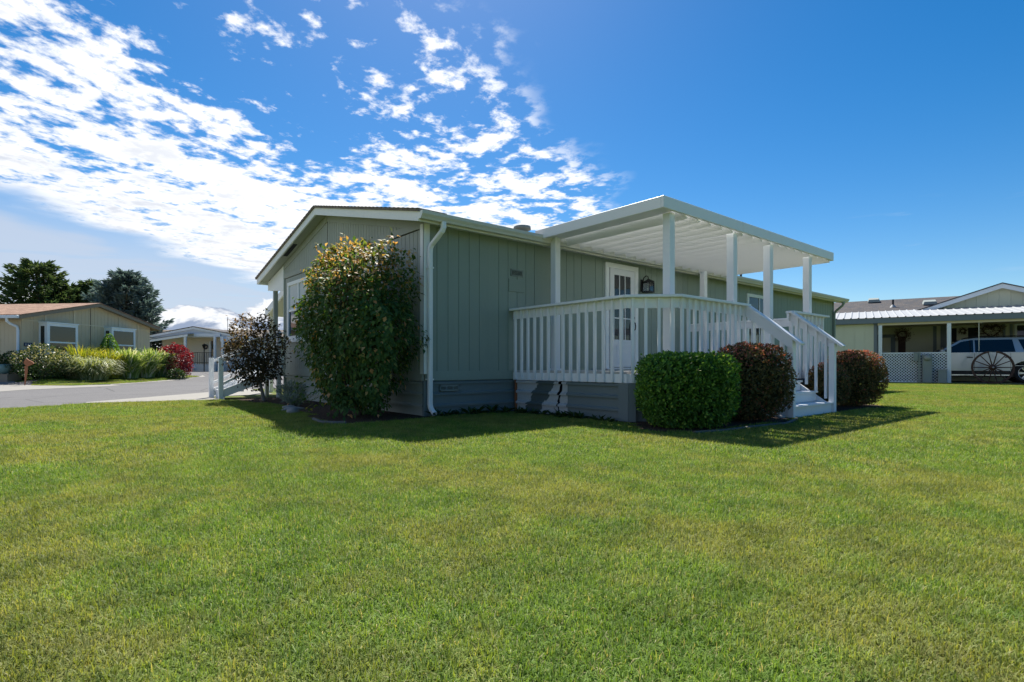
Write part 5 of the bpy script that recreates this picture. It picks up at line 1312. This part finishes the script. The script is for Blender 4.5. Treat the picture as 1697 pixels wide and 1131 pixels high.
# ================================================================ right side: neighbour's carport, house, car
# local frame: x along the carport front (to the right), y away from the camera side, z up; origin at the right-hand carport post
cA = math.atan2((RT * .845 - FW * .535).y, (RT * .845 - FW * .535).x)
NO = Wp(19.13, 24.0)
nb = thing('cream_house', 'cream mobile home with slate trim and grey shingle roof on the right', 'house', NO, cA)
XL, XR = -8.6, 9.0
FY = 4.6                                       # house front wall behind the carport
# front wall, sheet by sheet
x = XL
while x < XR:
    pr = grooved(x + .004, min(x + 1.22, XR) - .004, .305, x + .305, .012, .018); mb = MB()
    mb.sheet([(u, FY + v, 0) for u, v in pr], (0, 0, 3.45)); mb.build('siding_panel', MAT['cream siding'], nb, True); x += 1.22
lbox('end_wall', (XL, FY + .02, 0), (XL + .1, FY + 8, 3.4), 'cream siding', nb); lbox('end_wall', (XR - .1, FY + .02, 0), (XR, FY + 8, 3.4), 'cream siding', nb); lbox('rear_wall', (XL + .1, FY + 7.9, 0), (XR - .1, FY + 8, 3.4), 'cream siding', nb)
RZ0, RZ1 = 3.42, 4.60
uvroof(MB().prism([(XL - .3, FY - .25, RZ0), (XL - .3, FY + 4.0, RZ1), (XL - .3, FY + 4.0, RZ1 + .05), (XL - .3, FY - .25, RZ0 + .05)], (XR - XL + .6, 0, 0)).build('roof', MAT['shingle grey'], nb, True))
uvroof(MB().prism([(XL - .3, FY + 4.0, RZ1), (XL - .3, FY + 8.3, RZ0), (XL - .3, FY + 8.3, RZ0 + .05), (XL - .3, FY + 4.0, RZ1 + .05)], (XR - XL + .6, 0, 0)).build('roof', MAT['shingle grey'], nb, True))
lbox('fascia', (XL - .3, FY - .28, RZ0 - .10), (XR + .3, FY - .252, RZ0 + .04), 'brown fascia', nb)
# cross gable
gx0, gxa, gx1, gz0, gz1 = -.95, 2.40, 5.75, 3.50, 4.66; GYF = FY - .45
def gzf(u): return gz0 + (gz1 - gz0) * (1 - abs(u - gxa) / (gxa - gx0))
u = gx0 + .35
while u < gx1 - .35:
    b = min(u + .42, gx1 - .35); pts = [(u + .003, GYF, 3.2), (b - .003, GYF, 3.2), (b - .003, GYF, gzf(b) - .10)] + ([(gxa, GYF, gz1 - .10)] if u < gxa < b else []) + [(u + .003, GYF, gzf(u) - .10)]
    MB().prism(pts, (0, .03, 0)).build('gable_board', MAT['cream siding'], nb, True); u += .42
for (xa, xb) in ((gx0, gxa), (gxa, gx1)):
    MB().prism([(xa, GYF - .34, gzf(xa) - .21), (xb, GYF - .34, gzf(xb) - .21), (xb, GYF - .34, gzf(xb) - .001), (xa, GYF - .34, gzf(xa) - .001)], (0, .04, 0)).build('fascia', MAT['grey blue trim'], nb, True)
    MB().prism([(xa, GYF - .30, gzf(xa) - .09), (xb, GYF - .30, gzf(xb) - .09), (xb, GYF - .30, gzf(xb) - .08), (xa, GYF - .30, gzf(xa) - .08)], (0, .30, 0)).build('soffit', MAT['cream siding'], nb, True)
    uvroof(MB().prism([(xa, GYF - .38, gzf(xa)), (xb, GYF - .38, gzf(xb)), (xb, GYF - .38, gzf(xb) + .05), (xa, GYF - .38, gzf(xa) + .05)], (0, 5.2, 0)).build('roof', MAT['shingle grey'], nb, True), 1)
def rvent(x, y, s=.3):
    z = RZ0 + .05 + (RZ1 - RZ0) * (y - FY + .25) / 4.25
    MB().prism([(x - s, y - .25, z - .02), (x + s, y - .25, z - .02), (x + s * .8, y - .2, z + .14), (x - s * .8, y - .2, z + .14)], (0, .5, .14)).build('roof_vent', MAT['utility grey'], nb, True)
rvent(-2.6, FY + 3.4); rvent(-.1, FY + 1.9, .32)
zp = RZ0 + .05 + (RZ1 - RZ0) * (1.9) / 4.25
MB().tube([(-1.75, FY + 1.65, zp - .05), (-1.75, FY + 1.65, zp + .42)], .05, 8).build('vent_pipe', MAT['roof pipe'], nb, True); MB().lathe([(.17, -.03), (.08, .10), (.06, .13)], (-1.75, FY + 1.65, zp), n=12).build('pipe_flashing', MAT['metal roof'], nb, True)
# storage room at the left end
x = -7.2
while x < -2.72:
    b = min(x + .41, -2.70); lbox('storage_board', (x + .003, .20, .0), (b - .003, .23, 2.72), 'cream siding', nb); x += .41
lbox('storage_wall', (-2.73, .24, 0), (-2.70, FY, 2.9), 'cream siding', nb); lbox('corner_trim', (-2.75, .18, 0), (-2.60, .26, 2.72), 'slate trim', nb)
lbox('storage_end', (-7.2, .24, 0), (-7.17, FY, 2.9), 'cream siding', nb)
# shutters, doors, window on the front wall
for (a, b) in ((-.14, .0), (.16, .40)): lbox('trim_strip', (a, FY - .03, 0), (b, FY - .002, 2.9), 'slate trim', nb)
dn = lbox('door', (.80, FY - .025, .25), (1.24, FY - .002, 2.66), 'cream siding', nb)
for (a, b) in ((.60, .795), (1.245, 1.62)): lbox('door_trim', (a, FY - .035, .25), (b, FY - .002, 2.65), 'dark interior', dn)
wn = lbox('window', (3.05, FY - .03, 1.75), (5.2, FY - .01, 2.70), 'window glass', nb)
for (a, b) in (((2.97, FY - .05, 1.62), (3.048, FY - .002, 2.8)), ((5.202, FY - .05, 1.62), (5.28, FY - .002, 2.8)), ((3.05, FY - .05, 1.62), (5.2, FY - .002, 1.748)), ((3.05, FY - .05, 2.702), (5.2, FY - .002, 2.8))): lbox('frame', a, b, 'window white', wn)
for a in (2.54, 2.80): lbox('shutter', (a, FY - .03, 1.42), (a + .10, FY - .002, 2.8), 'slate trim', nb)
ds_ = lbox('door', (-2.42, FY - .028, .05), (-1.92, FY - .002, 2.25), 'cream siding', nb)
for (a, b) in (((-2.60, FY - .04, .05), (-2.422, FY - .002, 2.42)), ((-1.918, FY - .04, .05), (-1.72, FY - .002, 2.42)), ((-2.42, FY - .04, 2.252), (-1.92, FY - .002, 2.42))): lbox('door_trim', a, b, 'slate trim', ds_)
dd = lbox('door', (-1.60, FY - .027, .05), (-1.28, FY - .002, 2.3), 'wood dark', nb); MB().lathe([(0, .07), (.03, .06), (.035, .03), (.02, 0)], (-1.64, FY - .03, 1.25), (0, -1, 0), 10).build('knob', MAT['black metal'], dd, True)
# ---- carport
cpt = thing('metal_carport', 'lean-to carport with white ribbed metal roof and slate fascia', 'carport', NO, cA)
CF0, CF1 = 2.73, 2.97; YT, ZT = 4.25, 3.62
lbox('fascia', (XL, -.06, CF0), (XR, .0, CF1), 'slate trim', cpt)
lbox('beam', (-2.6, .05, CF0 - .10), (XR, .17, CF0 + .04), 'tan trim', cpt); lbox('beam_end', (-2.595, .0501, CF0 - .1), (-2.5, FY - .03, CF0 + .02), 'tan trim', cpt)
# ribbed sheets 0.9 m wide, each with three ribs
sl_ = (ZT - CF1) / (YT + .1)
pr = [(0, 0)]
for k in range(3): pr += [(.10 + k * .30, 0), (.12 + k * .30, .032), (.15 + k * .30, .032), (.19 + k * .30, 0)]
pr += [(.9, 0)]
mb = MB(); mb.sheet([(u, -.10, CF1 + .012 + v) for u, v in pr], (0, YT + .1, ZT - CF1)); rm = mb.mesh('roof_sheet', MAT['metal roof'])
x = XL
while x < XR - .5: link('roof_sheet', rm, cpt, WM[cpt] @ Matrix.Translation((x, 0, 0))); x += .901
lbox('ceiling', (-2.6, .2, CF0 + .05), (XR, FY - .03, CF0 + .09), 'tan trim', cpt)
for a in (-2.50, -.0): lbox('post', (a - .07, -.02, 0), (a + .07, .12, CF0 - .101 if False else CF0 - .102), 'window white', cpt)
lbox('post', (XR - .2, -.02, 0), (XR - .06, .12, CF0 - .102), 'window white', cpt)
# ---- lattice: crossing slats, joined as a panel of small pieces
lat = thing('lattice_panel', 'white diagonal lattice panel between the carport posts', 'lattice', NO + Vector((0, 0, 0)), cA)
la, lb2, lzt = -2.42, -.08, 1.37
lbox('shade_sheet', (la, .075, .06), (lb2, .08, lzt - .05), 'dark interior', lat)  # added dark sheet, stands in for the carport shade seen between the slats
lbox('frame', (la, .02, lzt - .05), (lb2, .06, lzt), 'window white', lat); lbox('frame', (la, .02, .02), (lb2, .06, .06), 'window white', lat)
def clip(x0, z0, dx, dz):
    t0, t1 = -9., 9.
    for p, d, lo, hi in ((x0, dx, la, lb2), (z0, dz, .06, lzt - .05)):
        a, b = sorted(((lo - p) / d, (hi - p) / d)); t0 = max(t0, a); t1 = min(t1, b)
    return (t0, t1) if t1 - t0 > .04 else None
for sgn, yy in ((1, .032), (-1, .046)):
    x = la - 1.5
    while x < lb2 + 1.5:
        c = clip(x, .7, .7071, .7071 * sgn)
        if c:
            a = (x + .7071 * c[0], yy, .7 + .7071 * sgn * c[0]); b = (x + .7071 * c[1], yy, .7 + .7071 * sgn * c[1]); MB().bar(a, b, .008, .030, (-.7071 * sgn, 0, .7071)).build('slat', MAT['window white'], lat, True)
        x += .125
# ---- electric meter pedestal, post and small box
mp = thing('electric_meter', 'grey green electric meter pedestal with round glass meter at the lattice', 'utility meter', WM[nb] @ Vector((-.78, -.18, 0)), cA)
lbox('cabinet', (-.17, -.10, 0), (.17, .08, 1.27), 'utility grey', mp, .01); lbox('cover_plate', (-.14, -.115, .78), (.14, -.101, 1.24), 'utility grey', mp); lbox('lower_door', (-.15, -.113, .06), (.15, -.101, .70), 'utility grey', mp)
MB().lathe([(.14, 0), (.14, .03), (.12, .05), (.115, .13), (.09, .155), (0, .16)], (0, -.115, 1.12), (0, -1, 0), 20).build('meter_dial', MAT['meter glass'], mp, True)
wp = thing('weathered_post', 'thin weathered post with a grey box beside the electric meter', 'post', WM[nb] @ Vector((-1.06, -.12, 0)), cA)
lbox('stake', (-.045, -.04, 0), (.045, .04, 1.40), 'utility grey', wp); lbox('switch_box', (-.20, -.10, .98), (-.05, .02, 1.36), 'utility grey', wp, .008)
ub = thing('utility_box', 'low grey utility box at the foot of the carport post', 'utility box', WM[nb] @ Vector((-.24, -.22, 0)), cA)
lbox('body', (-.17, -.10, 0), (.13, .12, .58), 'utility grey', ub, .01); lbox('lid', (-.19, -.12, .581), (.15, .14, .63), 'metal roof', ub, .008)
# ---- wagon wheel leaning upright on the lawn
ww = thing('wagon_wheel', 'dark brown wooden wagon wheel with a broken rim standing before the silver car', 'wagon wheel', WM[nb] @ Vector((1.40, -.34, 0)), cA)
WR = .70; wc = Vector((0, 0, WR - .0))
gap = math.radians(10)
rim = MB(); n = 60; prof = [(WR - .075, -.035), (WR, -.035), (WR, .035), (WR - .075, .035)]; vs = []
for k in range(n + 1):
    a = math.pi / 2 + gap + (2 * math.pi - 2 * gap) * k / n
    for r, yv in prof: vs.append((wc.x + r * math.cos(a), yv, wc.z + r * math.sin(a)))
rim._add(vs, [(4 * k + j, 4 * k + (j + 1) % 4, 4 * k + 4 + (j + 1) % 4, 4 * k + 4 + j) for k in range(n) for j in range(4)] + [(0, 1, 2, 3), (4 * n + 3, 4 * n + 2, 4 * n + 1, 4 * n)])
rim.build('rim', MAT['wood dark'], ww, True)
MB().tube([(-.11, 0, wc.z + WR - .05), (0, 0, wc.z + WR - .065), (.11, 0, wc.z + WR - .05)], .012, 6).build('iron_band', MAT['utility grey'], ww, True)
for k in range(14):
    a = math.pi / 2 + 2 * math.pi * (k + .5) / 14; c, s = math.cos(a), math.sin(a)
    MB().tube([(c * .09, 0, wc.z + s * .09), (c * .35, 0, wc.z + s * .35), (c * (WR - .06), 0, wc.z + s * (WR - .06))], [.026, .020, .018], 7).build('spoke', MAT['wood dark'], ww, True)
MB().lathe([(0, -.13), (.05, -.13), (.065, -.10), (.07, -.05), (.115, -.045), (.12, .045), (.07, .06), (.06, .12), (0, .12)], wc, (0, 1, 0), 18).build('hub', MAT['wood dark'], ww, True)
MB().lathe([(0, .012), (.03, .012), (.035, 0)], wc + Vector((0, -.13, 0)), (0, -1, 0), 10).build('hub_cap', MAT['metal roof'], ww, True)
# ---- wreaths
def wreath(name, label, c, r, thick, n, seed, heart=False):
    t = thing(name, label, 'wreath', WM[nb] @ Vector(c), cA); rs = random.Random(seed); P = []; D = []
    for i in range(n):
        a = rs.uniform(0, 2 * math.pi)
        if heart: x = 16 * math.sin(a) ** 3 / 17; z = (13 * math.cos(a) - 5 * math.cos(2 * a) - 2 * math.cos(3 * a) - math.cos(4 * a)) / 17 + .05
        else: x, z = math.cos(a), math.sin(a)
        k = rs.gauss(0, thick); P.append((x * r + rs.gauss(0, thick), rs.uniform(-.10, 0), z * r + k)); D.append((x, -.4, z))
    M = np.array(WM[t]); P = np.array(P) @ M[:3, :3].T + M[:3, 3]; D = unit(np.array(D)) @ M[:3, :3].T
    leaves('twigs', P, unit(D + rand_unit(n) * .9), rand_unit(n), RS.uniform(.08, .16, n), .035, np.zeros(n), MAT['dry flower'], t)['kind'] = 'stuff'
    pts = []
    for i in range(25):
        a = 2 * math.pi * i / 24
        if heart: pts.append((r * 16 * math.sin(a) ** 3 / 17, -.03, r * ((13 * math.cos(a) - 5 * math.cos(2 * a) - 2 * math.cos(3 * a) - math.cos(4 * a)) / 17 + .05)))
        else: pts.append((r * math.cos(a), -.03, r * math.sin(a)))
    MB().tube(pts, .025, 6, False).build('hoop', MAT['wood dark'], t, True)
wreath('heart_wreath', 'heart shaped dried twig wreath on the cream wall above the car', (2.12, FY - .04, 2.45), .36, .09, 420, 4, True)
wreath('door_wreath', 'dark dried wreath hanging over the brown storage door', (-1.43, FY - .06, 2.36), .20, .09, 260, 6)
wreath('door_wreath', 'small thin wreath on the cream door behind the car', (1.03, FY - .05, 2.50), .09, .015, 60, 8)
# wind chime / hanging rod under the beam
hr = thing('hanging_rod', 'thin pale rod hanging from the carport beam in front of the car window', 'rod', WM[nb] @ Vector((1.02, .10, CF0 - .11)), cA)
MB().tube([(0, 0, 0), (0, 0, -1.22)], .016, 6).build('rod', MAT['trim cream'], hr, True); MB().tube([(0, 0, 0), (.05, 0, .02), (.10, 0, -.02)], .014, 6).build('hook', MAT['trim cream'], hr, True)

# ================================================================ the silver car
car = thing('silver_suv', 'long silver sport utility vehicle parked under the carport behind the wagon wheel', 'car', WM[nb] @ Vector((-.30, 2.08, .02)), cA)
car.matrix_world = car.matrix_world @ Matrix.Scale(1.06, 4); WM[car] = WM[car] @ Matrix.Scale(1.06, 4)
# local: x 0 at the front axle direction; front points to -x; total 5.7 m; near side is y = -1.0
FX, RX = -1.45, 4.25                       # front and rear bumper
W_ = 1.0; wheels = (-.42, 2.87); WRAD = .41
def arch(cx_, r, z0, n=10): return [(cx_ + r * math.cos(a), .41 + r * math.sin(a)) for a in [math.pi - .02 - (math.pi - .04) * i / n for i in range(n + 1)]]
bot = .34
outline = [(FX + .05, bot + .12), (FX, .62), (FX + .02, 1.00), (FX + .12, 1.10), (-.35, 1.20), (.02, 1.235), (RX - .06, 1.26), (RX, 1.10), (RX + .02, .60), (RX - .05, bot + .10)]
low = [(RX - .12, bot)] + arch(wheels[1], .50, bot)[::-1] + arch(wheels[0], .50, bot)[::-1] + [(FX + .18, bot)]
low = [(x, max(z, bot)) for x, z in low]
side = outline + low
def inset(pts, k, c=(1.4, .8)): return [(c[0] + (x - c[0]) * (1 - k * .35), c[1] + (z - c[1]) * (1 - k)) for x, z in pts]
mb = MB(); m = len(side); rings = []
for (yv, k) in ((-W_ + .0, .035), (-W_ + .03, .0), (W_ - .03, .0), (W_, .035)):
    rings.append([(x, yv, z) for x, z in inset(side, k)])
vs = [p for r in rings for p in r]
fs = [(i * m + j, i * m + (j + 1) % m, i * m + m + (j + 1) % m, i * m + m + j) for i in range(3) for j in range(m)] + [tuple(range(m))[::-1], tuple(range(3 * m, 4 * m))]
mb._add(vs, fs); mb.build('body', MAT['car silver'], car, True)
# greenhouse, tapering inwards
base = [(-.12, 1.20), (RX - .04, 1.24)]; top = [(.78, 1.80), (1.3, 1.875), (3.3, 1.865), (RX - .35, 1.80)]
gh = [(-.12, 1.20)] + top + [(RX - .04, 1.24)]
mb = MB(); q = len(gh)
def ghy(z): return .97 - .17 * (z - 1.2) / .67
vs = [(x, -ghy(z), z) for x, z in gh] + [(x, ghy(z), z) for x, z in gh]
mb._add(vs, [tuple(range(q))[::-1], tuple(range(q, 2 * q))] + [(i, (i + 1) % q, q + (i + 1) % q, q + i) for i in range(q)]); mb.build('cabin', MAT['car silver'], car, True)
def sideglass(pts, name='side_window'):
    for s in (-1, 1):
        mb = MB(); mb.prism([(x, s * (ghy(z) + .004), z) for x, z in pts], (0, s * .006, 0)); mb.build(name, MAT['car glass'], car, True)
sideglass([(.06, 1.265), (.56, 1.56), (.80, 1.72), (1.12, 1.785), (1.20, 1.785), (1.20, 1.27)]); sideglass([(1.25, 1.272), (1.25, 1.787), (2.44, 1.79), (2.52, 1.272)]); sideglass([(2.80, 1.276), (2.62, 1.785), (3.55, 1.77), (3.80, 1.30)])
MB().prism([(-.10, -.84, 1.235), (-.10, .84, 1.235), (.74, .70, 1.79), (.74, -.70, 1.79)], (-.008, 0, .010)).build('windscreen', MAT['car glass'], car, True)
for s in (-1, 1):
    MB().tube([(1.0, s * .74, 1.875), (1.15, s * .74, 1.935), (3.3, s * .74, 1.925), (3.5, s * .74, 1.86)], .026, 6).build('roof_rail', MAT['car black'], car, True)
    lbox('belt_trim', (-.05, s * .976 - .008, 1.232), (3.85, s * .976 + .008, 1.256), 'wheel alloy', car)
    lbox('sill_step', (.12, s * 1.0 - .05, .30), (2.32, s * 1.0 + .05, .345), 'wheel alloy', car); lbox('lower_cladding', (.10, s * .99 - .02, .345), (2.36, s * .99 + .02, .50), 'car black', car)
    MB().lathe([(0, .10), (.07, .09), (.11, .03), (.11, -.03), (.06, -.09), (0, -.1)], (.16, s * 1.10, 1.32), (1, 0, 0), 12).build('mirror', MAT['car silver'], car, True)
    for hx in (.95, 2.15):
        dh = lbox('door_handle', (hx, s * 1.0 - .025, 1.075), (hx + .26, s * 1.0 + .03, 1.11), 'car silver', car, .006)
        lbox('handle_recess', (hx + .03, s * 1.0 - .004, 1.035), (hx + .23, s * 1.0 + .004, 1.074), 'car black', dh)
    for sx in (.10, 1.22, 2.36): lbox('door_seam', (sx, s * .998 - .006, .52), (sx + .012, s * .998 + .006, 1.23), 'car black', car)
    lbox('body_crease', (-.9, s * .998 - .006, .70), (3.9, s * .998 + .007, .72), 'car silver', car)
    lbox('tail_lamp', (RX - .10, s * .96 - .04, .95), (RX + .03, s * .96 + .035, 1.22), 'red enamel', car); lbox('head_lamp', (FX - .01, s * .80 - .17, .86), (FX + .14, s * .80 + .17, 1.02), 'window white', car)
lbox('grille', (FX - .025, -.55, .62), (FX + .02, .55, 1.02), 'car black', car)
lbox('underbody', (FX + .3, -.88, .25), (RX - .3, .88, .40), 'car black', car)
for wx in wheels:
    for s in (-1, 1):
        c = (wx, s * .86, WRAD)
        wl = MB().lathe([(.27, -.12), (.36, -.13), (.40, -.10), (.41, -.05), (.41, .05), (.40, .10), (.36, .13), (.27, .12), (.26, .0), (.27, -.12)], c, (0, s, 0), 32).build('wheel', MAT['tyre rubber'], car, True)
        MB().lathe([(.275, .118), (.285, .128), (.27, .125), (.255, .07), (.25, -.1)], c, (0, s, 0), 32).build('rim', MAT['wheel alloy'], wl, True)
        MB().lathe([(0, -.02), (.25, -.02)], c, (0, s, 0), 24).build('brake_disc', MAT['car black'], wl, True)
        MB().lathe([(0, .115), (.05, .11), (.06, .08), (.06, .0)], c, (0, s, 0), 14).build('hub_cap', MAT['wheel alloy'], wl, True)
        for k in range(6):
            for o_ in (-.13, .13):
                a = 2 * math.pi * k / 6; p = Vector((wx + .05 * math.cos(a), s * (.86 + .10), WRAD + .05 * math.sin(a))); e = Vector((wx + .262 * math.cos(a + o_), s * (.86 + .112), WRAD + .262 * math.sin(a + o_)))
                MB().bar(p, e, .034, .03, (0, 1, 0)).build('wheel_spoke', MAT['wheel alloy'], wl, True)
